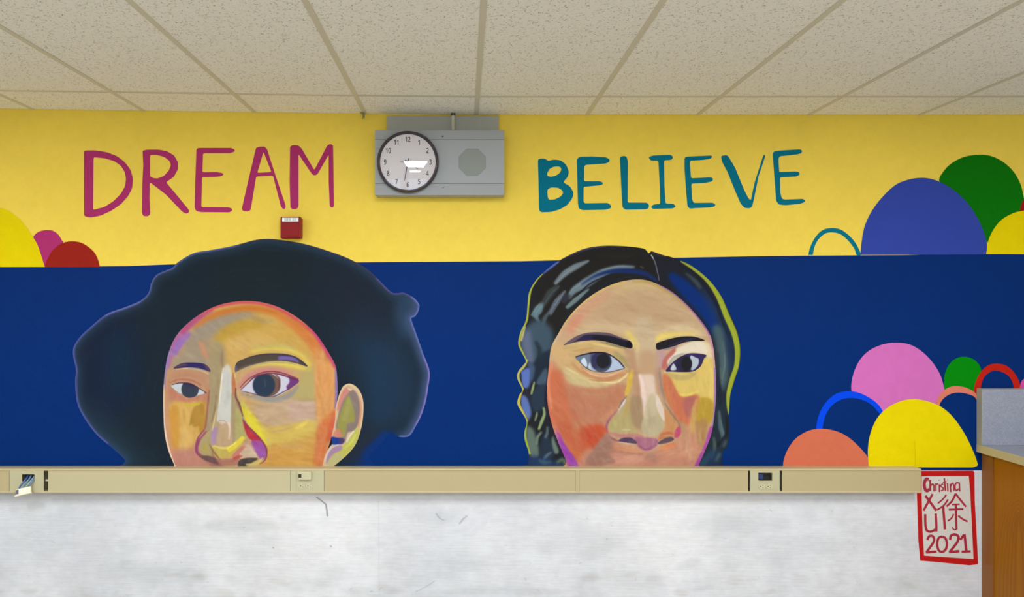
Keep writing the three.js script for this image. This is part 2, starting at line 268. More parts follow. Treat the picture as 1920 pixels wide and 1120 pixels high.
// ------------------------------------------------------------------ mural: words
function letters(name, label, mat, list) {
  const t = thing(name, label, 'lettering');
  for (const [pts, holes, r] of list) part('letter', film(rounded(pts, r ?? 3), (holes ?? []).map((h) => rounded(h, 3)), 3), mat, t);
}
{
  const a = Z(140, 250, 6.588), b = Z(380, 250, 6.588);
  letters('painted_word', 'large magenta hand painted word DREAM on the yellow band', paint(180, 52, 112), [
    [a('115,228 130,213 260,212 400,235 520,280 620,355 690,450 722,560 712,680 660,780 570,880 450,960 320,1020 200,1042 118,1030'), [a('235,297 370,310 490,345 570,400 620,480 635,560 625,650 570,750 480,840 370,910 230,948')], 5],
    [a('840,215 900,203 1040,203 1140,222 1230,275 1278,360 1275,450 1225,540 1130,605 1415,950 1410,985 1375,995 1330,970 1130,760 930,605 925,800 935,1000 905,1028 850,1025 832,990 838,600 848,400'), [a('932,268 1020,268 1110,295 1170,340 1190,390 1165,460 1100,530 1020,560 960,550 932,535')]],
    [a('1505,195 1530,182 1930,182 1975,200 1978,225 1925,247 1587,247 1578,483 1755,480 1825,492 1842,510 1815,530 1740,540 1575,542 1565,912 1900,915 1945,930 1948,955 1915,978 1560,975 1500,960 1482,925 1490,600')],
    [b('660,180 700,168 765,165 795,195 900,520 1028,900 1020,935 990,935 965,900 870,525 662,535 610,850 590,955 560,965 495,962 485,930 560,600'), [b('752,230 850,480 675,490')]],
    [b('1080,165 1110,148 1180,150 1220,185 1380,455 1540,150 1580,132 1612,150 1617,500 1622,905 1600,922 1570,905 1558,600 1557,265 1420,505 1385,525 1350,505 1185,260 1185,905 1165,935 1125,942 1085,925 1075,600')],
  ]);
  const c = Z(990, 260, 7), d = Z(1240, 260, 6.857);
  letters('painted_word', 'large teal hand painted word BELIEVE on the yellow band', paint(0, 118, 142), [
    [c('130,275 165,262 235,265 258,295 340,275 430,285 500,340 537,430 525,500 460,575 550,625 600,710 585,780 520,870 420,930 300,965 170,968 145,940 138,600'), [c('250,460 280,400 340,368 420,368 440,400 420,450 360,490 290,502 255,490'), c('255,670 300,642 390,645 450,680 462,715 430,760 350,800 270,803 257,760')], 4],
    [c('640,270 680,238 850,235 1020,245 1070,270 1070,305 1020,328 760,345 738,365 735,560 940,560 985,578 980,605 930,615 730,635 728,830 745,850 1050,845 1095,885 1085,915 1020,935 710,940 665,915 655,850 645,500')],
    [c('1205,245 1240,228 1290,232 1310,290 1308,840 1560,842 1590,870 1585,915 1540,930 1280,935 1240,905 1230,750 1215,450')],
    [I('1215.7,295 1224,291.7 1257.5,290.2 1262.6,295 1259,300 1245,301 1245.8,347.5 1248,381.8 1261.9,382.2 1267.7,386.9 1261.9,391 1240,391.7 1224,392 1220,388 1225.7,383.6 1237.9,382.6 1236.9,345.7 1234.3,301.4 1220,301.4')],
    [d('298,245 330,232 640,217 658,235 630,260 540,275 375,285 365,310 382,510 640,498 668,515 655,550 560,572 385,580 395,780 415,828 660,825 695,845 690,872 640,885 430,895 365,903 335,870 320,700 298,400')],
    [d('765,225 830,210 860,225 950,380 1060,650 1120,770 1150,795 1160,740 1200,560 1310,215 1330,205 1335,230 1250,480 1190,780 1165,880 1130,898 1070,892 1020,840 950,680 850,430 780,300')],
    [d('1430,190 1450,165 1520,155 1780,138 1812,155 1800,190 1740,205 1520,228 1505,260 1515,432 1740,422 1780,440 1775,470 1730,488 1525,500 1530,700 1548,770 1580,785 1820,775 1850,795 1840,820 1780,840 1600,858 1510,850 1475,800 1460,600')],
  ]);
}

// ------------------------------------------------------------------ mural: domes and arches
function dome(label, pts, mat, level, kind = 'painted_dome', low = 876.8) {
  const o = part(numbered(kind), film(smooth(pts, false, 5), [], level, null, low), mat, scene); return tag(o, label, 'painted shape');
}
{
  const q = Z(1480, 260, 4.3636), r = Z(1440, 620, 4), s = Z(0, 380, 8.614);
  const yellow = paint(240, 216, 0), red = paint(186, 34, 20), magenta = paint(184, 52, 116);
  dome('large green painted dome behind the periwinkle one at the upper right', q('1500,720 1340,520 1228,360 1260,270 1330,200 1430,150 1540,132 1640,140 1740,185 1830,265 1890,370 1915,470 1925,560 1900,680 1740,860 1620,850'), paint(6, 118, 4), 2);
  dome('sliver of a red painted dome between green and yellow at the right edge', q('1875,640 1885,590 1900,530 1920,495 1980,440 2060,430 2150,500 2180,640'), paint(160, 26, 24), 3);
  dome('yellow painted dome at the right edge of the yellow band', q('1610,946 1620,860 1660,760 1730,670 1820,615 1890,595 1960,590 2050,620 2150,720 2200,945'), yellow, 4);
  dome('large periwinkle blue painted dome standing on the dark blue band', q('582,952 590,850 615,720 670,600 750,490 860,385 960,340 1060,322 1150,328 1240,360 1340,420 1440,510 1520,620 1580,740 1615,860 1608,948'), paint(54, 74, 168), 5);
  dome('thin teal painted arch left of the periwinkle dome', q('155,953 170,890 210,810 270,750 345,732 420,745 490,795 545,860 580,930 583,953 550,953 530,900 480,835 420,785 350,768 290,780 235,830 205,890 192,953'), paint(0, 120, 142), 2, 'painted_arch');
  dome('pink painted dome on the blue band at the lower right', r('626,458 625,400 645,310 690,220 760,150 860,105 960,92 1060,105 1150,155 1230,235 1290,330 1320,430 1325,470 1265,530 1255,580 1000,640 862,612 830,566 770,516 690,478 640,466'), paint(216, 114, 188), 2);
  dome('small bright green painted dome beside the pink one', r('1320,440 1320,400 1325,330 1355,260 1410,210 1480,198 1545,220 1590,270 1600,330 1592,420 1580,480 1540,466 1500,444 1430,428 1370,434'), paint(0, 138, 6), 2);
  dome('red painted arch above the grey backsplash at the lower right', r('1543,470 1545,430 1562,370 1600,305 1650,262 1710,248 1780,262 1840,310 1885,390 1897,470 1853,470 1832,385 1790,330 1710,300 1650,320 1610,370 1588,470'), paint(196, 34, 18), 3, 'painted_arch');
  dome('sliver of a magenta painted dome above the grey backsplash at the right edge', r('1880,470 1895,395 1920,362 1980,340 2040,380 2060,470'), paint(220, 84, 164), 4);
  dome('salmon painted arch between the pink dome and the grey backsplash', r('1252,580 1270,510 1310,455 1370,422 1430,418 1500,435 1560,475 1590,540 1570,540 1550,500 1500,477 1430,465 1370,475 1320,505 1290,545 1280,580'), paint(226, 128, 104), 4, 'painted_arch');
  dome('bright blue painted arch between the coral and pink domes', r('356,760 370,670 400,590 450,520 520,470 610,455 690,470 770,510 830,560 866,620 834,620 790,570 730,530 650,508 570,512 500,545 450,600 420,670 404,760'), paint(0, 74, 238), 3, 'painted_arch');
  dome('coral painted dome resting on the raceway at the lower right', r('108,1050 120,960 160,870 220,800 310,750 410,738 510,755 600,800 680,870 740,940 765,990 770,1050'), paint(216, 114, 82), 4);
  const big = dome('large yellow painted dome above the red framed signature', r('755,1026 748,900 765,780 810,670 880,590 980,535 1080,515 1190,530 1300,575 1390,655 1470,770 1530,890 1566,985 1560,1018 1450,1038 1200,1028 900,1026'), paint(240, 217, 0), 5);
  part('crack', film(r('1098,825 1101,825 1104,900 1106,980 1102,1026 1098,1026 1101,960 1099,890'), [], 6), paint(216, 195, 0), big);
  dome('yellow painted dome cut by the left edge', s('-700,1043 -640,800 -500,500 -300,240 -120,110 0,85 100,115 200,170 320,270 430,400 530,550 600,670 650,800 690,930 725,1040'), yellow, 4);
  dome('small magenta painted dome between yellow and red domes at the left', s('540,545 620,475 740,445 850,455 940,515 1000,610 1015,660 900,900 740,1035 690,1000 560,700'), magenta, 2);
  dome('small dark red painted dome on the blue band at the left', s('725,1042 760,930 830,800 920,710 1020,650 1160,628 1300,645 1420,710 1520,800 1580,910 1615,1042'), paint(160, 36, 24), 3);
}
// ------------------------------------------------------------------ mural: the first portrait
{
  const pad = new Pad(125, 440, 690, 450, 2.3), S = (s, c, w, b, a, br) => pad.stroke(I(s), c, w, b, a, br), P = (s, c, b, a) => pad.fill(I(s), c, b, a);
  const hair = smooth(I('240,890 235.5,865 211,841 182,816 157.5,783 144.4,754 141,717.5 142.5,693 137.8,672 137.8,652 149.3,633 165.7,617 198.6,590 235.5,576 264.3,563.5 278.6,549 283.6,530.6 293,516 309.5,508 323.8,502 334,491.6 362.8,475 395.7,469 428.5,463 453,457 477.8,450.5 502.5,448 535.3,451.4 572.3,458 613.3,470 654.4,485.4 687,504 707.8,522.4 732.4,547 744.7,550 757,549 773.5,557 783,566 786.6,573.7 783.7,586 777.6,594.3 771.4,598.4 779.6,623 794,664 805.5,697 803,725.7 798,754.4 790,779 779.6,799.6 767.3,818 746.8,819.3 733,812 718,828 705,840 690,857 672,890'), true, 5);
  const face = smooth(I('333,890 327,872.7 315.6,844.8 308.6,812 306.6,771 306.6,730 309.4,697 315.6,664 330,631 354.6,604.5 387.5,582 420.3,569.6 457,564.7 494,567.6 531,580 564,600.4 592.8,627 617.5,664 629.8,688.7 632.6,717.5 632.6,742 630,767 628,790 623.6,812 615.4,840.7 606,872 603,890'), true, 5);
  const ear = smooth(I('629,771 632,753 637.8,735.4 644,724 653.9,719.6 664.3,722.5 674,732 680,746.6 681.7,762.7 680.4,786.8 676.8,806 670.7,825.4 662.7,839.9 649.8,854.3 637,865.6 629,872 618,880 606,876 606.5,866 609.6,854.3 616,841.5 623,832 621.7,820.6 624,809 628,790'), true, 5);
  const eye1 = smooth(I('320.6,723.3 328,719.5 337.3,717.4 357,718.6 372.7,727 386,736.5 372.7,741.5 357,746 347,743.5 333.4,735.6 326,729.5'), true, 4), eye2 = smooth(I('450.6,732.7 463.4,719 477,706 496.8,700.4 520.4,700.4 540,705 561,714 546,727.8 528,739.6 512.5,744.5 492.9,744 473,738.6'), true, 4);
  const brow1 = smooth(I('325.5,691.4 337.3,682.6 351,680 378.6,681.2 390.4,687.5 395.3,697.3 386.4,695 368.8,690.5 349,689.5'), true, 4), brow2 = smooth(I('440.8,697.3 442.8,681.6 455.5,673.8 479,666 508.6,662.6 540,664.6 559.7,671.8 577.3,687.5 555.7,681.6 528.2,677 498.8,679 469.3,686 449.6,694.4'), true, 4);
  const nose = smooth(I('418,690 428,684 436,700 440,740 452,775 466,803 486,822 498,838 499,855 488,868 470,872 440,870 410,872 388,862 373,851 369,836 376,820 389,805 402,785 410,750 414,715'), true, 4);
  const ell = (x, y, rx, ry, n = 40) => Array.from({ length: n }, (_, i) => [x + rx * Math.cos(i * 2 * Math.PI / n), y + ry * Math.sin(i * 2 * Math.PI / n)]);
  // hair
  pad.all([27, 39, 50]);
  P('150,680 170,620 230,590 260,640 250,740 200,790 160,750', [24, 36, 62], 22, 0.85);
  P('205,650 235,630 245,700 215,740', [20, 48, 66], 14, 0.6); P('160,760 190,770 250,840 300,880 230,880', [42, 66, 84], 16, 0.5);
  P('640,640 700,600 760,640 790,700 780,790 720,810 690,800 690,720', [32, 54, 78], 24, 0.85); P('700,640 730,720 715,800 690,760', [28, 58, 86], 14, 0.6);
  P('560,480 690,520 740,600 700,640 600,560', [34, 40, 56], 20, 0.5); P('420,480 520,470 600,500 540,550 400,560', [30, 40, 42], 18, 0.6); P('745,560 775,560 778,600 760,640 740,600', [48, 74, 104], 8, 0.7);
  P('640,890 690,850 720,820 745,822 720,890', [8, 48, 124], 8, 1); P('690,800 720,815 700,850 660,880 640,870', [38, 46, 62], 12, 0.7);
  pad.g.lineWidth = 1;
  for (let i = 0; i < 900; i++) { const x = rr(140, 800), y = rr(450, 880), a = Math.atan2(y - 700, x - 470) + Math.PI / 2 + rr(-0.3, 0.3), l = rr(8, 40); pad.g.strokeStyle = css(rnd() < 0.5 ? [12, 20, 30] : [60, 84, 104], rr(0.03, 0.12)); pad.g.lineWidth = rr(0.5, 1.6); pad.g.beginPath(); pad.g.moveTo(x, y); pad.g.lineTo(x + Math.cos(a) * l, y + Math.sin(a) * l); pad.g.stroke(); }
  const rimL = hair.slice(4, 110), rimR = hair.slice(175, 285);
  pad.clip(hair, () => {
    const line = (pts, c, w, b, a) => { pad.blur(b); pad.g.strokeStyle = css(c, a); pad.g.lineWidth = w; pad.g.beginPath(); pts.forEach(([x, y], i) => i ? pad.g.lineTo(x, y) : pad.g.moveTo(x, y)); pad.g.stroke(); pad.blur(0); };
    line(hair.slice(2, 250), [58, 88, 120], 20, 6, 0.45); line(hair.slice(186, 246), [72, 88, 128], 22, 6, 0.7); line(hair.slice(0, 14), [40, 66, 120], 6, 2, 0.7); line(hair.slice(12, 70), [96, 100, 180], 6, 1.6, 0.85); line(hair.slice(60, 120), [112, 112, 176], 5, 1.4, 0.85); line(hair.slice(118, 165), [74, 62, 92], 3.5, 1.2, 0.8);
    line(hair.slice(160, 185), [98, 84, 150], 5, 1.3, 0.9); line(hair.slice(180, 250), [106, 116, 182], 6, 1.5, 0.9); line(hair.slice(216, 240), [150, 120, 190], 4, 1.2, 0.8);
    line(hair.slice(258, 300), [8, 48, 118], 24, 5, 1);
  });
  // face
  pad.clip(face, () => {
    pad.fill(face, [206, 168, 98], 0, 1, false);
    P('306,890 306,700 330,640 400,620 400,890', [190, 148, 110], 14, 1);
    P('340,660 380,610 430,588 480,590 470,612 420,625 390,650 400,690 330,690 312,680', [163, 146, 122], 7, 1);
    P('425,625 470,598 540,600 590,640 600,680 560,660 480,655 430,672 415,650', [206, 164, 82], 8, 1);
    P('400,636 430,606 470,598 500,604 470,622 430,640 408,655', [190, 152, 58], 5, 0.9); P('420,640 470,622 520,640 480,652 440,672', [214, 174, 102], 7, 0.9);
    S('470,596 495,602 514,602', [172, 144, 96], [10, 9, 3], 2.5, 0.7); S('352,652 382,618 425,596 470,588', [158, 142, 124], [22, 24, 20, 8], 4, 0.9);
    S('366,612 400,592 440,581 480,579 530,592 566,620 600,660', [208, 118, 46], [6, 10, 11, 12, 13, 14, 12], 3.5, 0.9); S('520,590 560,618 596,660 616,700', [212, 128, 66], [8, 16, 18, 14], 5, 0.8);
    S('312,690 318,662 332,634 352,610 378,590', [176, 98, 152], [10, 16, 18, 14, 8], 3, 0.9); S('325,668 336,645 356,624', [152, 110, 188], [9, 15, 8], 2.5, 0.9); S('340,626 366,600 400,580', [186, 80, 122], [8, 12, 6], 2.5, 0.9);
    S('372,590 400,577 430,570 458,567 492,570 528,582 560,601', [208, 84, 92], [4, 7, 6, 6, 6, 7, 7], 1.4, 0.95); S('560,601 590,628 612,660 628,690', [212, 88, 84], [7, 8, 10, 8], 2, 0.9); S('575,608 598,636 618,668 630,692', [196, 60, 128], [2, 4, 5, 4], 1.2, 0.9);
    S('309,730 309,705 314,676 322,655', [150, 128, 186], [3, 6, 7, 3], 1.5, 0.85);
    S('376,640 384,664 392,674', [212, 142, 106], [9, 8, 3], 2.5, 0.8); S('352,646 384,640 398,650', [172, 140, 108], [4, 8, 4], 3, 0.5);
    // between the brows
    P('398,640 420,650 422,690 412,740 404,790 392,800 386,770 394,720 392,690', [166, 148, 110], 4, 1); S('417,655 416,675 418,690', [148, 118, 96], [2, 6, 3], 1.4, 0.7); S('404,700 402,740 394,790', [150, 128, 98], [3, 6, 3], 2, 0.6); S('392,700 400,706 402,716', [160, 152, 96], [8, 12, 8], 3, 0.7);
    // left eye socket
    P('320,700 340,691 370,694 392,702 390,726 372,722 340,714 318,718', [190, 142, 110], 3.5, 1); S('330,693 352,690.5 376,694 392,702', [222, 190, 148], [1.5, 3, 3, 2], 0.9, 0.85); S('318,718 336,712 360,714 378,723', [176, 104, 92], [1.5, 3, 3.5, 2], 1, 0.85); S('322,708 350,702 378,708', [184, 130, 96], [4, 8, 4], 2.5, 0.6);
    P('312,716 322,728 345,746 372,748 388,738 384,760 350,764 318,752', [196, 124, 104], 4, 0.85); S('384,740 390,732 388,724', [206, 136, 106], [4, 7, 5], 2, 0.8);
    // left cheek
    P('318,760 345,755 386,756 388,800 372,835 346,850 322,838', [214, 168, 88], 4, 1); S('322,768 324,800 330,840', [204, 140, 66], [10, 14, 12], 4, 0.85); P('364,762 388,758 388,804 376,812 360,800', [178, 132, 54], 3.5, 0.9); S('328,756 350,760 378,756', [198, 172, 62], [3, 6, 4], 1.8, 0.9); S('360,790 362,804', [160, 108, 50], [2, 1], 0.8, 0.7); S('348,772 350,800 348,830', [222, 178, 102], [10, 14, 8], 4, 0.7);
    P('318,846 345,850 370,838 376,860 390,890 330,890', [192, 130, 116], 5, 1); S('312,740 313,790 318,836 330,866', [204, 146, 116], [4, 7, 8, 6], 2.5, 0.8);
    S('392,744 390,780 386,806', [178, 88, 84], [3, 4, 5], 1.4, 0.9);
    // right eye socket and cheek
    P('440,700 470,686 510,680 560,690 580,700 570,730 540,750 480,752 448,742', [200, 162, 112], 5, 1); S('446,730 462,708 488,695 520,693 548,702', [204, 136, 128], [6, 8, 8, 7, 4], 2.4, 0.95); S('450,728 466,711 492,699 522,698 560,711', [134, 48, 80], [1.2, 2, 2.4, 2.6, 2], 0.6, 0.95);
    S('470,688 500,682 540,684 584,696', [226, 204, 88], [3, 6, 9, 5], 2, 0.95); S('465,662 500,654 540,656 566,668 582,688', [224, 204, 92], [3, 6, 7, 7, 5], 2.2, 0.9); S('470,652 520,648 556,654', [198, 180, 104], [4, 8, 5], 3, 0.8);
    P('560,700 596,690 600,730 580,770 540,752 566,722', [184, 166, 104], 5, 0.9); S('452,738 480,746 505,750 535,746 562,726', [154, 146, 138], [3, 7, 10, 10, 4], 2.5, 0.85);
    P('470,752 520,760 590,752 596,790 560,800 520,800 484,790', [196, 166, 128], 6, 1); P('530,752 592,748 594,786 560,780 528,776', [194, 160, 144], 5, 0.7); S('490,764 530,764 580,756', [186, 156, 122], [4, 6, 4], 2.5, 0.5);
    P('500,800 560,795 590,785 594,830 560,840 505,836', [212, 178, 86], 7, 1); S('520,812 550,804 578,790', [224, 192, 96], [6, 9, 6], 3, 0.8); P('500,840 560,836 604,820 604,890 494,890', [206, 152, 74], 8, 1); S('500,826 540,826 590,816', [200, 164, 100], [5, 10, 6], 4, 0.5);
    P('592,650 614,680 628,710 629,770 612,800 600,760 594,700', [220, 154, 90], 6, 1); S('606,690 608,740 606,790', [226, 158, 100], [10, 14, 12], 4, 0.8); S('610,790 606,826 600,880', [206, 110, 62], [12, 18, 16], 5, 0.95); P('612,800 618,782 628,768 631,790 624,822 614,822', [214, 92, 68], 2.5, 0.95); S('618,830 612,850 606,874', [216, 140, 96], [4, 6, 5], 1.8, 0.85);
    S('631,692 631,730 629,766', [134, 106, 178], [6, 8, 4], 1.4, 0.95); S('624,700 624.5,735 623,764', [214, 160, 128], [3, 4, 3], 1.2, 0.85);
    // yellow plane beside the nose
    P('451,756 462,764 478,784 494,808 502,832 500,850 494,836 478,812 462,790 454,772', [226, 208, 58], 2.2, 1); S('478,786 496,812 506,850', [214, 186, 84], [4, 12, 10], 4, 0.75); S('452,758 460,770 466,782', [196, 192, 90], [3, 6, 3], 1.8, 0.8);
    // nose
    P('404,760 412,700 430,690 442,730 456,790 464,830 440,850 400,848 380,852 372,836 384,812 400,792', [180, 160, 116], 4, 1);
    S('438,700 437,722 441,745 448,764', [178, 104, 74], [4, 6, 5, 3], 1.4, 0.95); S('440,738 447,760 454,776', [116, 70, 66], [1.5, 3.5, 1.5], 0.9, 0.95); S('444,745 450,772 460,800 466,828', [174, 154, 118], [3, 7, 8, 8], 2.5, 0.8); S('446,772 448,800 450,826', [178, 176, 98], [4, 11, 6], 2.5, 0.75); S('440,740 442,780 442,820', [166, 144, 108], [4, 7, 6], 2, 0.7);
    P('422,686 430,685 434,704 434,745 433,790 424,793 410,786 411,762 414,730 418,702', [206, 200, 186], 1.6, 1); S('419,690 416,720 413,750', [236, 224, 204], [2, 3, 2], 0.8, 0.95); S('428,700 427,740 422,780', [196, 198, 190], [6, 10, 8], 2, 0.6); S('430,690 432,705', [240, 212, 160], [4, 5], 1.5, 0.8);
    P('408,796 424,792 434,800 436,834 420,842 404,836', [190, 160, 124], 2.5, 1); S('410,788 420,787 425,798', [206, 168, 150], [2, 3, 2], 0.8, 0.9); S('428,792 429,812 430,832', [230, 198, 182], [4, 6, 4], 1.4, 0.9); S('402,800 400,816 404,832', [166, 136, 164], [4, 9, 6], 2.2, 0.85); S('402,770 398,788 394,806', [196, 178, 128], [2, 4, 2], 1, 0.8);
    P('376,836 384,822 396,812 394,838 400,852 386,856', [176, 156, 96], 3, 1); S('384,836 386,848', [184, 160, 64], [6, 6], 2, 0.8);
    S('390,806 380,818 371,832 370,846 376,854', [146, 62, 106], [2.5, 4, 5, 4, 2], 1, 0.95); S('374,852 386,858 400,860', [112, 78, 76], [2, 4, 3], 0.9, 0.95);
    S('398,842 400,856 408,866', [150, 110, 84], [2, 4, 3], 1.2, 0.8);
    P('436,836 466,826 484,846 482,858 452,866 430,862', [206, 160, 134], 3, 1); P('440,846 458,836 470,842 452,854 436,860', [196, 122, 110], 2.5, 0.9); S('432,864 444,860 450,852', [178, 78, 64], [4, 7, 4], 2, 0.9); S('474,832 484,846 488,860', [202, 184, 148], [5, 9, 6], 2, 0.85);
    P('402,842 416,848 436,842 452,832 446,846 430,858 414,860 406,852', [200, 174, 82], 1.8, 1); S('398,836 410,843 428,841 446,830 460,819', [222, 196, 66], [2, 6, 8, 9, 7], 1, 1); S('414,842 432,840 456,822', [238, 220, 90], [1, 3, 3], 0.9, 0.8); S('404,846 416,852 430,848', [188, 166, 96], [3, 5, 3], 1.4, 0.7); S('406,858 420,862 440,861', [206, 164, 122], [3, 5, 3], 1.4, 0.8);
    P('455,787 466,800 484,818 494,833 478,832 464,812', [182, 52, 66], 1, 1); P('472,828 494,830 499,842 496,856 488,858 480,846', [156, 78, 168], 2.4, 1); S('478,830 488,848', [172, 66, 110], [3, 3], 2, 0.7);
    S('454,784 466,801 486,819 498,836 500,850 494,866', [126, 52, 74], [1.5, 2, 2.2, 2.6, 2.4, 1.5], 0.8, 0.95); S('488,866 496,860 498,850', [204, 186, 120], [4, 4, 2], 1.2, 0.8); S('470,870 484,868 492,860', [206, 184, 96], [4, 5, 3], 1.2, 0.9);
    P('380,858 396,856 410,864 416,876 396,874', [116, 80, 82], 1.6, 1); S('390,868 410,876 440,878', [176, 104, 104], [4, 8, 6], 2.4, 0.9); P('446,874 450,864 460,860.5 484,860 474,867 458,876', [74, 64, 60], 0.9, 1);
    { // second pass: the planes of cheeks, socket and nose with firmer edges
      const zz = Z(300, 690, 5.818), p = (s, c, b = 1, a = 0.95) => pad.fill(zz(s), c, b, a), l = (s, c, w, b = 0.7, a = 0.95) => pad.stroke(zz(s), c, w, b, a, 0.08);
      p('1060,420 1400,360 1690,400 1690,560 1400,620 1150,620', [198, 168, 134], 3); p('1400,380 1690,380 1690,520 1450,560', [200, 168, 150], 3, 0.8); p('1520,160 1700,60 1700,330 1480,340', [184, 168, 108], 2.5, 0.8); p('1180,720 1400,640 1640,580 1650,680 1400,800 1200,820', [212, 182, 88], 3.5); l('1480,660 1550,625 1610,580', [230, 204, 92], [4, 8, 4], 1.6, 0.8); l('1200,700 1350,680 1450,640', [186, 156, 118], [2, 5, 2], 1.6, 0.6); p('1190,860 1400,830 1680,780 1700,1050 1180,1050', [208, 156, 76], 3.5); l('1300,860 1450,850 1600,820', [198, 160, 100], [3, 8, 4], 2.4, 0.6);
      p('1700,0 1880,0 1890,450 1740,620 1700,400', [222, 156, 92], 2.5); p('1740,620 1880,480 1900,560 1830,800 1780,1040 1680,1040 1700,800', [212, 118, 68], 3.2); l('1880,560 1860,700 1840,800', [216, 96, 72], [4, 6, 4], 1.4);
      l('1000,300 1150,345 1300,345 1420,290 1510,190', [152, 146, 142], [3, 8, 9, 8, 3], 1.6, 0.9);
      p('150,400 300,390 480,390 500,600 430,680 380,800 280,900 200,900 160,700', [214, 170, 92], 2.2); p('380,420 480,400 500,640 440,690 420,640 360,640 330,560', [178, 134, 56], 1.3, 0.9); p('120,480 190,420 210,700 190,920 150,880', [208, 150, 62], 2, 0.85); l('260,400 350,405 440,390', [204, 178, 64], [3, 5, 3], 1, 0.9); p('340,540 350,600 320,630', [150, 112, 54], 1, 0.6); l('250,640 300,760 260,860', [222, 180, 108], [10, 16, 8], 3, 0.6);
      l('130,260 250,335 330,352 450,310 500,280', [198, 128, 108], [3, 6, 6, 5, 3], 1.6, 0.85); p('160,890 330,880 380,800 400,930 560,1060 160,1060', [194, 132, 116], 3, 0.8);
      p('540,60 660,40 650,250 620,450 590,620 520,700 500,640 530,420 545,220', [168, 149, 112], 1.6); l('540,240 520,420 500,620 480,690', [152, 98, 90], [2, 2.6, 3, 3], 0.9); l('612,300 600,440 560,600', [132, 108, 82], [2, 3, 1.5], 1, 0.8); l('620,460 585,620 570,690', [216, 198, 144], [1, 2.6, 1.5], 0.7);
      p('820,470 870,470 920,620 940,740 880,770 830,820 815,680', [178, 168, 106], 1.4); p('775,300 815,300 820,560 815,820 780,840 775,560', [168, 146, 110], 1.4); p('785,110 822,150 826,260 798,290', [192, 114, 74], 1); l('826,220 830,320 868,400 905,530', [112, 68, 60], [2, 3, 3.4, 1.6], 0.6); l('815,60 822,110', [224, 186, 120], [3, 3], 0.8);
      p('690,20 740,10 770,60 775,200 775,400 765,560 720,605 640,590 620,560 640,400 660,200 670,80', [206, 203, 194], 0.9); l('682,60 662,250 642,420', [238, 226, 206], [2, 2.6, 1.4], 0.5); l('740,60 745,200 740,400', [192, 194, 188], [4, 7, 6], 1.6, 0.6); l('640,575 700,578 725,600', [190, 150, 140], [1.4, 2, 1.4], 0.5, 0.9);
      p('620,640 700,605 760,640 790,740 780,840 700,855 620,840', [189, 161, 124], 1.2); l('755,590 762,680 752,780', [234, 206, 192], [5, 4, 2], 0.9, 0.9); l('648,600 690,612', [220, 184, 168], [3, 3], 0.8); p('560,700 630,640 620,760 590,840 550,810', [170, 138, 168], 1.4, 0.9); p('440,800 520,720 550,780 560,900 540,950 470,930', [174, 155, 106], 1.4); l('490,830 500,910', [180, 158, 66], [5, 6], 1.4, 0.85);
      p('590,850 650,880 760,880 880,800 920,770 900,830 780,930 730,970 660,980 620,930', [194, 172, 90], 1); l('590,850 660,872 750,874', [224, 206, 116], [2, 3.6, 4], 0.6); l('740,905 830,840 915,755', [228, 204, 66], [8, 10, 7], 0.8); l('735,880 830,815', [240, 224, 110], [2, 3], 0.7, 0.8); l('540,830 575,900 630,970 665,1010', [142, 102, 76], [1.4, 3, 3, 1.6], 0.8);
      p('930,840 980,850 1040,930 1060,980 960,985 880,985 870,930', [206, 182, 152], 1.2); p('790,960 860,880 940,850 900,900 830,965', [198, 122, 112], 1.1); l('800,1000 850,975 900,960', [182, 78, 64], [5, 6, 2], 1.2); p('640,1000 860,1000 860,1060 560,1060', [166, 108, 102], 1.6, 0.8); l('980,880 1050,950', [214, 190, 170], [3, 4], 1, 0.7);
      p('890,380 960,470 1040,540 1080,620 1140,720 1165,860 1060,720 960,600 910,500', [226, 209, 58], 1.1); l('895,370 930,440', [196, 192, 96], [4, 5], 1.2, 0.9); l('1060,580 1140,700 1190,850', [214, 190, 88], [3, 9, 8], 2.4, 0.7);
      p('905,590 960,640 1040,720 1100,780 1080,820 1000,790 950,740', [184, 48, 62], 0.7); p('1000,800 1090,800 1160,900 1150,980 1100,1000 1040,900', [156, 82, 166], 1.4); l('1010,790 1070,840', [170, 60, 110], [3, 3], 1.2, 0.7); l('900,570 960,640 1050,730 1130,820 1165,910 1150,1000 1090,1050', [130, 52, 84], [1.4, 2, 2.2, 2.6, 2.8, 2, 1], 0.7);
      l('480,680 420,760 395,850 398,920 440,970', [142, 64, 106], [2, 3.4, 3.8, 3.2, 2], 0.7); l('430,960 500,1002 640,1052', [108, 76, 74], [2, 3.4, 2], 0.8); p('450,970 500,958 560,972 620,1018 640,1045 560,1032 490,1002', [108, 80, 82], 0.9); p('860,1062 868,1010 940,990 1062,988 1000,1024 930,1062', [72, 64, 62], 0.6); l('935,1055 1050,1044 1125,980', [206, 188, 116], [3, 4, 2], 0.8); l('870,1000 960,984 1060,984', [96, 66, 62], [1, 1.8, 1], 0.5, 0.8);
    }
    pad.brushed(310, 570, 630, 680, 0.5, 500, 26, 0.036); pad.brushed(310, 690, 400, 880, 1.5, 320, 24, 0.036); pad.brushed(450, 745, 600, 870, 0.1, 520, 30, 0.036); pad.brushed(590, 640, 630, 870, 1.55, 260, 30, 0.043); pad.brushed(400, 690, 470, 860, 1.6, 260, 18, 0.043);
    S('307.5,722 307.5,780 311,815 318,846 329,876', [242, 216, 190], [1.2, 2.6, 2.8, 2.6, 2], 0.5, 0.95, 0);
  });
  // brows and eyes
  pad.clip(brow1, () => { pad.fill(brow1, [52, 42, 96], 0.3, 1, false); S('326,691 338,684 350,684', [96, 74, 88], [3, 7, 4], 1.2, 0.8); S('384,684 394,696', [104, 76, 88], [4, 5], 1.5, 0.8); });
  S('352,690.5 372,692 390,697', [152, 156, 132], [1, 3, 1.5], 0.7, 0.9);
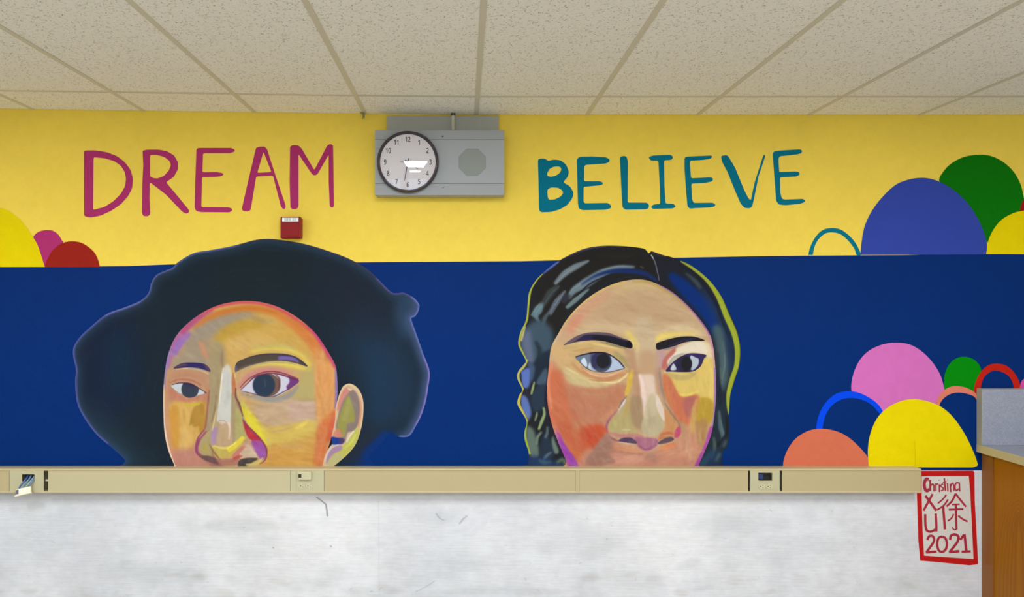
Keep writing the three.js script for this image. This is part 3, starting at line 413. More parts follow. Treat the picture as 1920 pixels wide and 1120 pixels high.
  pad.clip(brow2, () => { pad.fill(brow2, [80, 72, 62], 0.3, 1, false); S('442,697 442,684', [104, 96, 140], [6, 3], 1.5, 0.9); S('442,696 462,688 500,679 528,677', [124, 104, 98], [3, 4, 4, 3], 1.5, 0.8); S('522,672 545,672 560,679', [120, 100, 176], [7, 8, 4], 1.4, 0.95); S('455,672 500,664 545,667 562,674 576,688', [66, 56, 76], [2, 3, 4, 6, 3], 1, 0.8); });
  S('448,695 470,687 500,681 530,680 556,684', [168, 158, 128], [1, 2, 2.5, 2.5, 1], 0.8, 0.8);
  pad.clip(eye1, () => { pad.fill(eye1, [200, 206, 208], 0.4, 1, false); pad.fill(ell(356.6, 730, 16.4, 17), [58, 64, 78], 0.5, 1, false); P('338,712 362,712 366,724 350,722', [44, 36, 92], 3, 0.7); S('322,722 338,718 358,719 374,728 386,736', [80, 44, 66], [1, 2.4, 3, 2.6, 1.5], 0.5, 0.95); S('340,738 350,744 360,746 376,741', [70, 60, 66], [1, 2, 2, 1], 0.6, 0.85); });
  S('384,736 388,737.5', [90, 44, 56], [3, 1], 0.6, 0.9);
  pad.clip(eye2, () => { pad.fill(eye2, [206, 204, 216], 0.4, 1, false); P('541,700 566,712 545,732 537,726 543,716', [112, 62, 122], 0.8, 1); pad.fill(ell(501, 722.5, 25.2, 22), [116, 88, 76], 0.6, 1, false); pad.fill(ell(495, 722.5, 21, 22), [46, 60, 80], 0.9, 1, false); S('516,702 524,712 522,734', [106, 62, 62], [1, 4, 2], 0.7, 0.8); S('496,710 498,726', [66, 84, 104], [1, 4], 1, 0.5); S('451,732 464,719 478,707 498,701 522,701.5 560,714', [112, 42, 76], [1.2, 2.2, 2.8, 3, 3, 2], 0.5, 0.95); S('452,733 474,738.5 494,743.5 514,743.5 546,727', [84, 58, 70], [1, 2, 2.4, 2, 1.6], 0.5, 0.9); });
  // ear
  pad.clip(ear, () => {
    pad.fill(ear, [212, 182, 144], 0, 1, false);
    P('634,780 640,752 652,735 662,731 672,744 676,768 674,790 664,808 652,812 646,830 634,824 630,800', [138, 120, 114], 1.2, 1);
    P('632,768 634,750 642,733 652,726 658,730 650,742 642,754 636,770', [206, 134, 122], 1.6, 1); S('652,728 657,731 660,730', [226, 206, 170], [2, 4, 2], 0.6, 0.9);
    P('640,770 652,742 658,752 665,775 664,792 652,794 646,818 634,818 633,795', [152, 148, 78], 1.4, 1); S('654,745 652,765 644,790', [168, 166, 96], [3, 8, 8], 2, 0.6);
    S('674,745 677,765 674,790 672,802', [216, 144, 108], [2, 3, 3, 2], 1, 0.9); P('626,812 634,804 642,816 636,821 624,819', [212, 130, 108], 1.2, 0.9);
    P('621,820 632,821 644,824 642,832 628,834 622,832', [28, 58, 140], 0.8, 1); P('636,822 646,824 643,832 636,830', [86, 60, 104], 1, 0.9);
    P('666,806 673,804 672,822 662,840 644,858 628,868 618,872 616,862 628,846 644,836 654,822', [190, 186, 88], 1.2, 1); S('664,808 656,818 650,830', [226, 218, 208], [2, 3, 2], 0.7, 0.95); S('668,814 658,830 644,842', [208, 204, 98], [3, 5, 3], 1.2, 0.8);
    P('612,862 618,846 628,836 641,836 640,844 626,852 618,862 613,872', [168, 134, 164], 1.2, 1); S('609,866 613,852 622,840 636,834', [212, 196, 190], [2, 3, 2.5, 1.5], 0.7, 0.95); P('620,858 640,850 640,862 622,876 612,878', [188, 180, 128], 2, 0.9);
    S('631,766 636,744 645,726 655,721 668,729 679,748 680,775 676,804', [226, 196, 150], [1.5, 2.5, 3, 3, 3, 3, 3, 2], 0.7, 0.8);
    pad.brushed(610, 722, 680, 870, 1.3, 120, 14, 0.036);
  });
  const mat = new THREE.MeshPhysicalMaterial({ color: 0xf6f6f6, map: texture(pad.c), roughness: 0.6, specularIntensity: 0.14, bumpMap: stippleBump, bumpScale: 0.0008 });
  const t = thing('painted_portrait', 'painted portrait with wide rounded black hair and one visible ear, under the word DREAM', 'portrait');
  tag(part('hair', film(hair, [], 2, pad.box), mat, t), 'wide rounded black hair with a thin lavender rim');
  const f = part('face', film(face, [], 3, pad.box), mat, t);
  tag(part('ear', film(ear, [], 4, pad.box), mat, t), 'painted ear in yellow, pink and grey');
  part('nose', film(nose, [], 4, pad.box), mat, f);
  for (const b of [brow1, brow2]) part('eyebrow', film(b, [], 5, pad.box), mat, f);
  for (const e of [eye1, eye2]) part('eye', film(e, [], 5, pad.box), mat, f);
}
// ------------------------------------------------------------------ mural: the second portrait
{
  const pad = new Pad(960, 450, 440, 440, 2.6), S = (s, c, w, b, a, br) => pad.stroke(I(s), c, w, b, a, br), P = (s, c, b, a) => pad.fill(I(s), c, b, a);
  const ell = (x, y, rx, ry, n = 40) => Array.from({ length: n }, (_, i) => [x + rx * Math.cos(i * 2 * Math.PI / n), y + ry * Math.sin(i * 2 * Math.PI / n)]);
  const hair = smooth(I('990,890 990,869 991.4,850 984,826 983.4,810 987.4,791 978,773 970,758 973,742 979.4,731 970,711 971.5,697 981,685 986,677 978,661 971.5,645 976,622.7 986,600.6 989,572.5 992,548.4 1003,528 1016,514 1040,494 1072.5,476 1100.6,465.3 1133,461 1165,461.5 1197,464.5 1210,468 1216,475 1221,471.5 1229,473.5 1245,479 1261,483 1285,492 1309.5,508 1333.6,530 1353.7,558.5 1370,592.6 1382,620.7 1388,653 1386,685 1378,713 1370,737 1368,760 1366.5,778 1367.5,796 1367,822 1363,839 1355,848 1353,870 1352,890'), true, 5);
  const face = smooth(I('1066,890 1062,866 1048.4,833.6 1036.4,801.4 1028,765 1025.5,729 1029,689 1031.6,661 1036,644.8 1046.4,626.7 1060.5,602.6 1080.6,578.5 1108.7,554.4 1140.8,536.4 1173,526.3 1205,524.6 1233,533 1261,548.4 1289,572.5 1313.5,600.6 1329.6,624.7 1337.6,652.8 1341.6,697 1342.5,737 1339.6,777.3 1333.6,813.5 1321.6,845.6 1310,871.7 1302,890'), true, 5);
  const brow1 = smooth(I('1056.5,647.7 1078,632 1099,624.6 1120,623.2 1142.5,625 1166.6,634.2 1181,639.5 1186,648 1183.5,653.4 1171.4,651.5 1150.5,645 1126.4,639.2 1102,638.8 1078,642.2'), true, 4), brow2 = smooth(I('1229.8,646.6 1233,643 1252,636.6 1276.4,631.6 1302,631.6 1322,638.8 1302,639.8 1284.5,642.2 1268.4,648 1249,653.4 1232,656'), true, 4);
  const eye1 = smooth(I('1078.5,669.4 1094,663.9 1116.8,660 1139,662.3 1158.6,674.3 1172,690 1158.6,695.2 1139.3,698.8 1116.8,697.6 1099,691.2 1086,679'), true, 4), eye2 = smooth(I('1247.8,696 1260.4,680 1276.4,668.6 1295.7,662.4 1323.5,665.5 1320.2,672 1313.6,687 1299,696.8 1276.4,698 1260,697'), true, 4);
  const nose = smooth(I('1196,700 1200,670 1226,670 1232,705 1238,740 1246,760 1263,782 1275,801 1276,818 1262,826 1233,834 1225,841 1211,845 1199,841 1192,832 1160,828 1139,819 1136,803 1142,787 1159,770 1177,741 1190,718'), true, 4);
  // hair and braids
  pad.all([34, 36, 40]);
  P('1016,520 1060,484 1130,464 1200,468 1222,480 1226,520 1180,516 1110,540 1060,590 1036,640 1010,600 1004,550', [36, 34, 32], 3, 1);
  S('1040,533 1058,514 1080,500 1104,489', [120, 134, 140], [6, 11, 11, 3], 1.4, 0.95, 0.4); S('1066,560 1076,545 1100,530 1130,512 1160,502 1190,501', [116, 134, 142], [5, 12, 18, 14, 9, 4], 1.6, 0.95, 0.4); S('1062,578 1080,562 1104,542', [110, 132, 134], [6, 9, 3], 1.2, 0.9, 0.4); S('1030,590 1044,566 1060,546', [100, 110, 122], [7, 10, 4], 1.6, 0.9, 0.4);
  S('1000,595 1010,580 1018,568', [108, 134, 142], [12, 16, 5], 1.6, 0.9, 0.5); S('1004,590 1008,600 1012,604', [100, 126, 136], [8, 6, 2], 1, 0.8); S('1018,572 1032,550 1048,536', [70, 78, 80], [8, 14, 5], 2.2, 0.7, 0.5); S('1018,610 1022,596 1030,585', [84, 100, 104], [4, 8, 3], 1.5, 0.8); S('1056,568 1066,552', [52, 52, 66], [10, 12], 2, 0.9);
  S('1090,534 1120,516 1160,508 1205,512 1232,527', [26, 46, 104], [2, 5, 9, 9, 4], 1.6, 0.95); S('1080,556 1110,530 1150,514', [30, 26, 44], [2, 3, 2], 0.8, 0.9); S('1196,472 1170,480 1120,480', [44, 42, 36], [4, 10, 4], 3, 0.5); S('1200,500 1207,503', [90, 86, 88], [2, 3], 0.8, 0.7);
  P('1228,480 1290,496 1340,545 1370,610 1384,660 1370,730 1350,720 1344,660 1320,600 1270,550 1236,530', [34, 36, 44], 3, 1); P('1254,515 1262,512 1290,528 1330,568 1348,610 1346,636 1336,626 1312,590 1280,556 1258,528', [10, 46, 116], 3, 1); S('1285,512 1304,528 1314,542', [66, 80, 88], [2, 8, 6], 1.8, 0.8); P('1310,535 1345,570 1372,630 1378,690 1362,690 1352,630 1330,580', [30, 56, 100], 5, 0.7);
  P('1336,612 1354,616 1362,660 1366,710 1352,738 1346,700 1342,650', [74, 96, 100], 4, 0.95); S('1354,640 1358,680 1352,720', [92, 112, 112], [3, 6, 4], 2.5, 0.6, 0.4); S('1350,690 1352,712', [98, 122, 100], [3, 3], 1, 0.6);
  P('1342,726 1360,744 1366,780 1367,822 1352,850 1320,880 1300,890 1330,820', [36, 48, 58], 3, 1); S('1348,770 1351,800 1356,820 1350,830', [88, 108, 114], [3, 8, 8, 3], 1.6, 0.9, 0.4); S('1362,780 1363,812 1348,832 1336,848', [26, 30, 38], [3, 6, 7, 3], 1.4, 0.9); S('1356,838 1362,826', [70, 92, 98], [6, 4], 2, 0.8); S('1338,820 1340,840 1334,862', [92, 108, 90], [3, 6, 3], 1.6, 0.8); P('1330,845 1350,850 1352,890 1316,890', [32, 54, 92], 5, 0.7); S('1350,850 1342,866', [74, 100, 104], [8, 4], 2.5, 0.7); S('1346,660 1348,720 1350,760', [28, 30, 48], [2, 5, 6], 2, 0.7); S('1300,886 1320,866 1334,846', [44, 76, 96], [6, 12, 4], 3, 0.7);
  P('974,640 990,610 1014,600 1036,622 1032,664 1012,682 990,680', [64, 84, 98], 4, 1); P('978,640 992,618 998,650 1000,678 988,676', [98, 108, 134], 3.5, 0.95); S('1004,640 1012,660 1004,690', [36, 46, 58], [6, 10, 4], 2, 0.8); S('1012,672 1022,666 1026,656', [96, 112, 134], [3, 5, 2], 1.2, 0.8); P('1004,676 1030,656 1028,690 1006,720 998,712', [34, 44, 58], 2, 0.95); P('1006,716 1024,690 1026,724 1010,722', [70, 88, 108], 1.6, 0.95);
  P('974,702 988,690 996,694 992,724 980,728', [92, 114, 184], 2, 1); S('988,684 998,690 996,715', [70, 92, 120], [4, 10, 4], 2, 0.85); S('982,728 992,742 998,762', [40, 40, 56], [3, 6, 4], 1, 0.95); P('978,742 988,746 996,772 992,786 982,778 977,758', [92, 114, 176], 1.8, 1); S('986,776 990,790', [120, 128, 120], [6, 4], 2, 0.8); S('976,700 978,722 984,732', [44, 40, 56], [3, 4, 3], 1, 0.9);
  P('996,744 1006,726 1024,722 1022,760 1008,772 1000,770', [42, 56, 72], 2, 1); S('996,740 999,728 1002,716', [150, 168, 108], [3, 4.5, 2], 0.9, 0.95); S('1003,790 1006,780 1007,773', [132, 150, 112], [2, 4, 2], 0.9, 0.9); S('1010,806 1016,790 1021,776 1019,764', [148, 166, 112], [4, 6, 5, 4], 1.1, 0.95, 0.3); P('988,800 1000,806 1006,826 1012,852 1000,860 990,848 986,822', [96, 112, 104], 2.5, 1); S('1006,834 1008,820 1016,810', [112, 130, 112], [4, 6, 3], 1.2, 0.9); P('1012,840 1022,812 1034,830 1040,850 1026,866 1014,860', [40, 52, 68], 2, 1); S('1022,822 1026,812 1026,800', [96, 112, 120], [4, 5, 3], 1.2, 0.9); P('1034,826 1040,818 1048,846 1040,850', [104, 124, 110], 1.4, 1); S('1018,866 1024,856 1034,848', [86, 110, 118], [4, 6, 3], 1.4, 0.9); P('992,858 1012,858 1060,872 1060,890 990,890', [34, 60, 100], 4, 0.9); S('1044,868 1056,862 1060,872', [96, 118, 92], [5, 8, 6], 2, 0.8); S('1010,862 1020,868 1034,866', [70, 96, 116], [4, 7, 4], 2, 0.7); S('1030,700 1024,740 1028,780 1044,826 1060,860', [38, 34, 54], [5, 5, 6, 8, 6], 1.6, 0.9);
  // yellow-green contour lines
  const olive = [170, 178, 64];
  pad.clip(hair, () => {
    S('1018,513 1004,527 994,546 990.5,574 987.5,601 977,623 973,645 979.5,661 987.5,677', olive, [2, 5, 5, 4, 4, 4, 4.5, 4, 3], 0.6, 1, 0.15); S('988,674 983,686 973,698 972,711 980.5,731', [186, 186, 92], [5, 5, 5, 5, 5], 0.6, 1, 0.15); S('980,729 974.5,742 972,758 980,774 988.5,791', [196, 184, 72], [4, 6, 7, 5, 3], 0.6, 1, 0.15); S('988,790 985,811 986,826 993,852', [158, 176, 60], [3, 4, 4.5, 5], 0.6, 1, 0.15);
    S('1018,513 1032,500 1048,490', [88, 108, 190], [3, 8, 4], 1, 0.95); S('1048,489 1074,476 1102,466.5 1134,462 1166,462.5', [72, 64, 92], [3, 4, 4, 3, 2], 0.8, 0.9);
    S('1276,490 1300,504 1327,526 1347,556 1362,592 1376,624 1382.5,654 1381,685 1373,710 1366,738 1365,762 1366.5,778', [160, 172, 50], [2, 6, 9, 10, 11, 11, 10, 9, 9, 8, 5, 1.5], 0.7, 1, 0.2);
    S('985,612 980,628 977,640', [196, 190, 120], [2, 5, 3], 0.8, 0.9);
  });
  S('1270,494 1300,512 1322,538 1342,570 1356,606 1370,640', [26, 30, 40], [2, 4, 4, 4, 4, 2], 1.4, 0.85); S('1221,478 1228,492 1233,512 1236,526', [128, 126, 132], [2.5, 2, 1.6, 1.6], 0.5, 0.9, 0); S('1221,478 1225,485', [206, 200, 196], [2, 1.4], 0.4, 0.9, 0); S('1217,474 1219,482', [30, 28, 30], [3, 3], 0.6, 0.9); S('1226,474 1250,481', [76, 60, 62], [3, 4], 1.2, 0.8);
  // face
  pad.clip(face, () => {
    pad.fill(face, [200, 166, 130], 0, 1, false);
    P('1060,620 1100,562 1180,528 1250,545 1310,605 1330,660 1230,640 1190,640 1100,620', [202, 170, 130], 8, 1); P('1110,590 1160,560 1230,556 1290,600 1280,616 1190,600 1120,612', [196, 162, 124], 10, 0.9); S('1150,545 1200,532 1240,544', [214, 182, 130], [10, 16, 8], 5, 0.8);
    S('1062,630 1082,598 1110,570 1146,548', [212, 156, 122], [14, 22, 18, 8], 6, 0.85); S('1068,622 1076,606 1090,592', [216, 140, 112], [10, 12, 5], 4, 0.8); S('1046,628 1060,604 1082,578 1110,555 1142,537.5 1174,528', [222, 184, 108], [3, 3.5, 4, 4, 4, 4], 0.8, 0.95); S('1186,528 1216,529 1250,545 1290,578', [190, 160, 92], [4, 7, 7, 3], 1.8, 0.85);
    S('1080,626 1120,612 1170,618 1240,622 1300,612', [214, 188, 148], [8, 14, 14, 14, 10], 6, 0.8); S('1240,622 1280,616 1316,628', [222, 196, 156], [8, 14, 10], 4, 0.8);
    S('1172,624 1186,634 1192,650 1186,662', [236, 214, 110], [8, 12, 12, 5], 4, 0.95); S('1222,664 1226,644 1240,632 1276,626 1308,626', [240, 214, 110], [8, 10, 12, 6, 3], 3, 0.95); S('1222,660 1226,646', [242, 220, 96], [5, 7], 2, 0.8);
    P('1192,600 1226,600 1228,660 1224,700 1198,700 1194,660', [204, 178, 144], 5, 0.9); S('1202,669 1220,669.5', [164, 146, 108], [2, 2.5], 1.2, 0.8, 0);
    // left eye socket, lid and cheek
    P('1036,650 1060,646 1110,640 1170,654 1184,672 1180,700 1130,712 1080,704 1050,690', [206, 170, 114], 5, 1); S('1060,650 1090,645 1116,646 1140,652', [222, 192, 124], [3, 7, 9, 5], 2.4, 0.9); S('1072,664 1100,656 1130,654 1160,664', [196, 150, 104], [3, 6, 7, 5], 2.2, 0.7); S('1150,662 1168,674 1178,690', [168, 152, 102], [4, 9, 6], 2.4, 0.85); S('1080,684 1096,696 1118,703 1148,702 1172,696', [218, 168, 128], [2, 4, 5, 5, 3], 1.2, 0.95); S('1072,680 1090,698 1116,708 1150,708 1172,702', [196, 134, 88], [3, 5, 7, 7, 4], 2, 0.9);
    P('1056,684 1074,696 1108,712 1150,718 1130,728 1090,724 1064,712', [216, 194, 128], 3.5, 0.95); S('1064,692 1086,708 1120,718 1156,716 1177,702', [232, 206, 140], [1.5, 3, 4, 4, 2.5], 1, 0.9); P('1030,680 1052,684 1062,708 1078,726 1040,740 1027,730', [206, 140, 102], 5, 0.9); S('1046,676 1052,690 1060,702', [186, 160, 106], [6, 10, 6], 3, 0.8);
    P('1028,700 1050,706 1080,728 1130,734 1170,728 1160,764 1140,786 1136,806 1100,800 1060,790 1032,790', [192, 124, 94], 8, 1); S('1100,730 1140,732 1164,722', [200, 144, 108], [8, 12, 8], 4, 0.8); P('1028,730 1046,736 1068,780 1090,812 1112,830 1090,868 1070,872 1046,820 1030,780', [196, 104, 70], 7, 1); S('1034,756 1052,796 1082,846', [190, 94, 66], [8, 14, 10], 5, 0.7); P('1092,800 1134,798 1136,812 1118,836 1104,842 1092,820', [196, 78, 50], 6, 1); S('1060,770 1090,764 1130,752', [194, 126, 98], [10, 16, 10], 6, 0.6); P('1050,830 1076,846 1098,872 1070,890 1056,860', [204, 110, 66], 5, 0.9); S('1028,710 1028,745 1036,786 1048,818', [210, 122, 92], [3, 5, 6, 5], 2, 0.85);
    S('1034,680 1030,700 1028,720', [214, 142, 106], [6, 8, 5], 2, 0.8); S('1036,648 1042,634 1052,622', [212, 178, 142], [5, 8, 6], 2, 0.9); S('1040,640 1036,664', [222, 190, 170], [3, 4], 1, 0.8);
    S('1046,812 1056,838 1072,862 1088,890', [150, 62, 168], [2, 9, 13, 15], 1.6, 1); S('1044,806 1052,830', [190, 90, 130], [3, 6], 1.6, 0.8);
    // mouth and chin
    P('1098,850 1140,818 1160,832 1200,846 1236,842 1280,822 1324,806 1326,840 1306,890 1090,890', [196, 134, 112], 6, 1); P('1104,856 1136,820 1150,832 1140,862 1106,878', [160, 116, 100], 5, 1); S('1150,838 1176,842 1196,848', [214, 148, 110], [5, 9, 5], 2.4, 0.9); S('1236,844 1256,838 1270,832', [218, 132, 86], [4, 10, 4], 2.6, 0.95); S('1150,856 1180,866 1210,856', [212, 154, 130], [8, 14, 8], 4, 0.8); S('1208,862 1222,854 1232,868', [170, 126, 104], [6, 10, 6], 3, 0.8); S('1240,858 1276,850 1310,850', [204, 142, 110], [10, 18, 12], 5, 0.8); S('1150,846 1180,850 1206,852', [168, 110, 88], [1.5, 4, 3], 1.6, 0.7); S('1160,872 1200,876', [204, 146, 126], [8, 8], 3, 0.6); S('1100,870 1130,876', [176, 116, 96], [8, 10], 3, 0.6);
    // right side
    P('1246,700 1290,700 1330,690 1341,720 1338,770 1320,800 1290,780 1260,760 1248,730', [214, 180, 92], 6, 1); S('1250,704 1276,704 1306,700 1330,680', [204, 182, 118], [3, 7, 8, 8], 2, 0.95); S('1252,700 1280,700.5 1304,697', [222, 202, 130], [2, 4, 2], 1, 0.9); P('1310,690 1334,666 1341,730 1336,776 1318,740', [232, 204, 100], 5, 0.95); P('1258,712 1300,716 1330,710 1320,736 1290,742 1268,738', [218, 194, 108], 4, 0.95); S('1264,734 1284,740 1310,732', [234, 208, 96], [4, 8, 4], 2, 0.9);
    P('1242,702 1254,706 1262,730 1280,744 1306,744 1300,776 1290,800 1270,790 1256,766 1246,735', [204, 114, 78], 4, 1); P('1272,748 1306,742 1302,764 1290,786 1276,776', [180, 100, 92], 4, 0.9); S('1250,730 1262,756 1276,780', [206, 116, 74], [6, 9, 6], 3, 0.7); P('1310,750 1336,748 1334,786 1320,800 1306,790', [186, 152, 50], 4, 0.95); S('1306,740 1300,780 1300,810', [208, 168, 92], [4, 10, 8], 3, 0.8); P('1300,790 1326,786 1320,836 1310,830', [178, 132, 82], 4, 0.9); S('1316,786 1312,828', [166, 122, 74], [8, 10], 3, 0.6); P('1280,804 1304,806 1308,850 1280,862 1270,830', [206, 144, 114], 5, 0.9); S('1264,776 1278,796 1284,822', [176, 142, 100], [5, 10, 8], 3.5, 0.85);
    P('1256,662 1280,648 1310,640 1330,646 1334,672 1318,664 1296,662 1270,668 1252,686', [232, 214, 182], 2.4, 1); S('1316,640 1332,664', [232, 204, 150], [6, 10], 3, 0.7); S('1252,690 1262,674 1278,664', [176, 176, 156], [2, 4, 2], 1.2, 0.8); S('1246,694 1254,676 1266,656', [194, 112, 100], [8, 10, 4], 1.8, 0.95); S('1240,692 1240,676 1246,662', [188, 150, 148], [8, 14, 8], 2.4, 0.9); S('1232,656 1250,654 1270,650', [112, 112, 136], [2, 4, 2], 1.2, 0.7);
    { // second pass: firmer planes around eyes, cheeks and nose bridge
      const zz = Z(1015, 590, 5.647), p = (s, c, b = 1, a = 0.95) => pad.fill(zz(s), c, b, a), l = (s, c, w, b = 0.7, a = 0.95) => pad.stroke(zz(s), c, w, b, a, 0.08);
      p('300,760 640,780 880,740 900,850 800,1000 760,1118 300,1118 240,900', [190, 124, 94], 5); p('70,640 200,600 240,760 300,1000 320,1118 110,1118', [202, 112, 78], 4); l('92,540 74,760 112,1000', [220, 138, 104], [3, 5, 5], 1.4); l('420,830 600,860 760,830', [196, 138, 104], [8, 16, 10], 4, 0.7);
      p('120,300 230,330 350,420 330,480 260,580 180,540 105,420', [210, 172, 120], 2.6); p('240,340 420,300 620,300 880,360 900,400 760,380 560,370 420,400 350,430', [208, 174, 116], 2); l('330,390 450,370 560,350', [192, 148, 98], [2, 4, 2], 1.2, 0.7); l('540,310 640,325 800,360', [230, 204, 136], [2, 4, 2], 1, 0.8);
      p('880,370 1000,370 1020,500 1040,700 960,720 925,560', [190, 152, 118], 2.2); l('780,395 860,460 925,550', [166, 150, 104], [3, 6, 3], 1.4, 0.85); p('1000,280 1200,280 1212,640 1030,645', [206, 180, 144], 2.6); l('1045,450 1120,455 1205,435', [168, 148, 112], [1.4, 2.4, 1.4], 0.9, 0.8); l('990,250 1020,320 1010,400', [230, 204, 124], [3, 7, 3], 1.8, 0.7);
      p('230,560 330,600 480,690 620,720 780,715 640,765 480,765 320,735 260,660', [209, 187, 136], 3); l('420,555 520,640 700,685 870,620', [200, 142, 98], [3, 7, 9, 4], 1.5); l('440,575 540,635 690,655 850,592', [224, 178, 146], [1.4, 3, 3.4, 2], 0.7); l('620,712 780,722 870,672 925,615', [238, 210, 146], [2, 3, 3, 2.4], 0.7); l('255,560 330,600 400,640', [228, 206, 146], [1, 3, 2], 0.9, 0.8); l('500,690 640,705 780,690', [184, 128, 86], [1.4, 2.4, 1.4], 0.9, 0.8); l('930,560 938,640 920,700', [150, 136, 92], [1.6, 3, 1.4], 0.9, 0.8);
      p('940,640 985,640 962,760 922,880 888,845 910,740', [222, 186, 80], 1); p('960,700 1040,690 1075,900 1080,1118 960,1118 900,900', [186, 146, 114], 2, 0.85);
      p('1030,650 1200,650 1212,800 1232,900 1285,1060 1295,1118 1080,1118 1062,900', [228, 204, 184], 1.3); l('1046,660 1074,850 1088,1060', [242, 217, 206], [5, 7, 5], 1); p('1110,970 1160,830 1200,930 1250,1118 1092,1118', [204, 186, 152], 1.6); l('1225,880 1265,1000 1285,1090', [236, 212, 194], [3, 6, 4], 1, 0.8);
      p('1210,390 1290,370 1275,540 1200,640', [190, 154, 150], 1.6, 0.9); p('1290,480 1380,370 1420,368 1330,520 1275,580', [190, 108, 98], 1.2); p('1190,640 1255,600 1275,760 1312,960 1262,930 1212,800', [178, 140, 122], 1.6); l('1250,560 1265,720 1310,930', [152, 130, 106], [3, 5, 2], 1.2, 0.8); l('1232,630 1240,690', [208, 180, 176], [3, 2], 0.8, 0.8);
      p('1400,420 1450,370 1560,300 1680,290 1750,350 1745,415 1600,400 1450,430 1345,530 1340,480', [232, 218, 192], 1.2); l('1338,545 1400,455 1510,412', [168, 174, 164], [2, 4, 2], 0.8);
      p('1400,680 1560,620 1700,540 1810,500 1825,800 1790,940 1700,880 1680,820 1500,875 1430,800', [222, 192, 104], 2.4); p('1340,620 1500,642 1650,605 1560,690 1420,690', [196, 172, 106], 1.4); l('1300,610 1420,606 1560,618', [216, 198, 136], [3, 3, 1.4], 0.8); l('1460,850 1560,850 1660,810', [236, 208, 98], [3, 5, 3], 1.2); l('1790,560 1800,720 1790,880', [232, 204, 110], [4, 7, 4], 1.5, 0.8);
      p('1300,640 1380,700 1430,800 1500,885 1665,865 1610,1118 1420,1118 1340,960 1285,760', [202, 114, 82], 1.8); p('1500,905 1645,880 1590,1060 1540,1080', [180, 104, 98], 1.8); p('1690,890 1815,920 1800,1118 1650,1118', [186, 154, 54], 1.8); l('1650,890 1620,1000 1610,1118', [206, 166, 92], [4, 8, 8], 2, 0.85); l('1310,700 1350,850 1400,980', [208, 124, 78], [5, 9, 7], 2, 0.7);
    }
    // nose
    P('1194,700 1200,660 1228,662 1234,700 1244,740 1264,782 1272,812 1234,828 1200,838 1150,820 1142,800 1156,776 1176,748', [196, 160, 122], 4, 1);
    S('1184,660 1186,690 1184,720', [186, 144, 110], [8, 14, 10], 4, 0.85); S('1178,722 1182,706 1186,694', [226, 184, 72], [8, 9, 4], 2, 0.95); S('1174,742 1178,730 1184,712', [218, 178, 74], [5, 9, 5], 1.8, 0.9); S('1192,690 1194,740 1196,790', [186, 144, 114], [5, 12, 12], 3.5, 0.9);
    S('1173,748 1166,762 1158,774', [222, 206, 218], [3, 6, 3], 1, 1); S('1176,742 1166,754 1160,766', [122, 110, 92], [1, 3, 1.5], 0.9, 0.9); S('1182,744 1174,772 1168,800', [186, 158, 106], [4, 12, 12], 3, 0.85); P('1146,796 1160,778 1170,790 1166,808 1150,810', [184, 172, 106], 3, 0.95); S('1186,750 1186,780 1184,806', [166, 134, 100], [5, 12, 10], 3.5, 0.85); S('1160,806 1176,806', [204, 184, 130], [2, 3], 1.2, 0.8);
    P('1200,706 1208,703 1225,704 1228,725 1230,752 1222,790 1210,786 1205,770 1206,740', [226, 200, 180], 2, 1); S('1199,702 1204,720 1206,745 1206,780', [240, 212, 198], [4, 8, 8, 4], 1.4, 0.95); S('1230,740 1236,764 1242,790', [230, 208, 186], [4, 10, 5], 1.6, 0.95); P('1208,790 1216,752 1224,738 1230,762 1242,790 1240,804 1226,816 1206,816', [194, 176, 140], 2.6, 1); S('1224,744 1222,776 1224,806', [184, 170, 138], [4, 14, 16], 4, 0.6); S('1200,780 1204,800 1206,812', [178, 150, 108], [6, 10, 6], 3, 0.7);
    S('1230,690 1236,714 1240,740', [186, 142, 122], [3, 9, 6], 2.2, 0.9); S('1236,698 1240,724 1246,752', [150, 130, 110], [2, 4, 3], 1.4, 0.9); P('1244,780 1252,770 1266,790 1274,806 1266,820 1240,820', [202, 148, 98], 3, 1); P('1264,808 1273,796 1276,814 1266,822', [204, 84, 108], 1.4, 1); S('1244,752 1262,780 1276,802', [146, 118, 92], [1, 2.5, 1.5], 1.2, 0.85); S('1234,824 1250,816 1262,820', [192, 108, 72], [4, 8, 4], 2, 0.9);
    S('1159,769 1144,784 1137,800 1139,816', [152, 92, 118], [1.5, 4, 4, 3], 1, 0.95); S('1140,812 1162,818 1190,820 1216,826', [190, 128, 120], [4, 7, 7, 5], 1.8, 0.9); S('1139,817 1150,824 1162,828', [150, 84, 96], [3, 4, 2], 1, 0.9); P('1192,826 1216,822 1234,826 1226,838 1212,844 1200,840', [172, 106, 130], 1.6, 1); S('1196,836 1206,843 1220,842 1232,834', [160, 88, 120], [2, 3, 3, 2], 0.9, 0.9); S('1200,824 1216,830 1230,824', [184, 140, 120], [3, 5, 3], 1.6, 0.7);
    P('1160,827 1170,821.5 1184,822 1194,830.5 1176,830', [82, 64, 92], 0.9, 1); S('1176,830 1194,831', [88, 40, 72], [1, 3], 0.6, 0.9); P('1233,832 1246,823 1258,820 1263,825 1248,831', [94, 72, 84], 1, 1); S('1160,829 1178,832 1192,834', [216, 172, 140], [1, 2, 1], 0.8, 0.8);
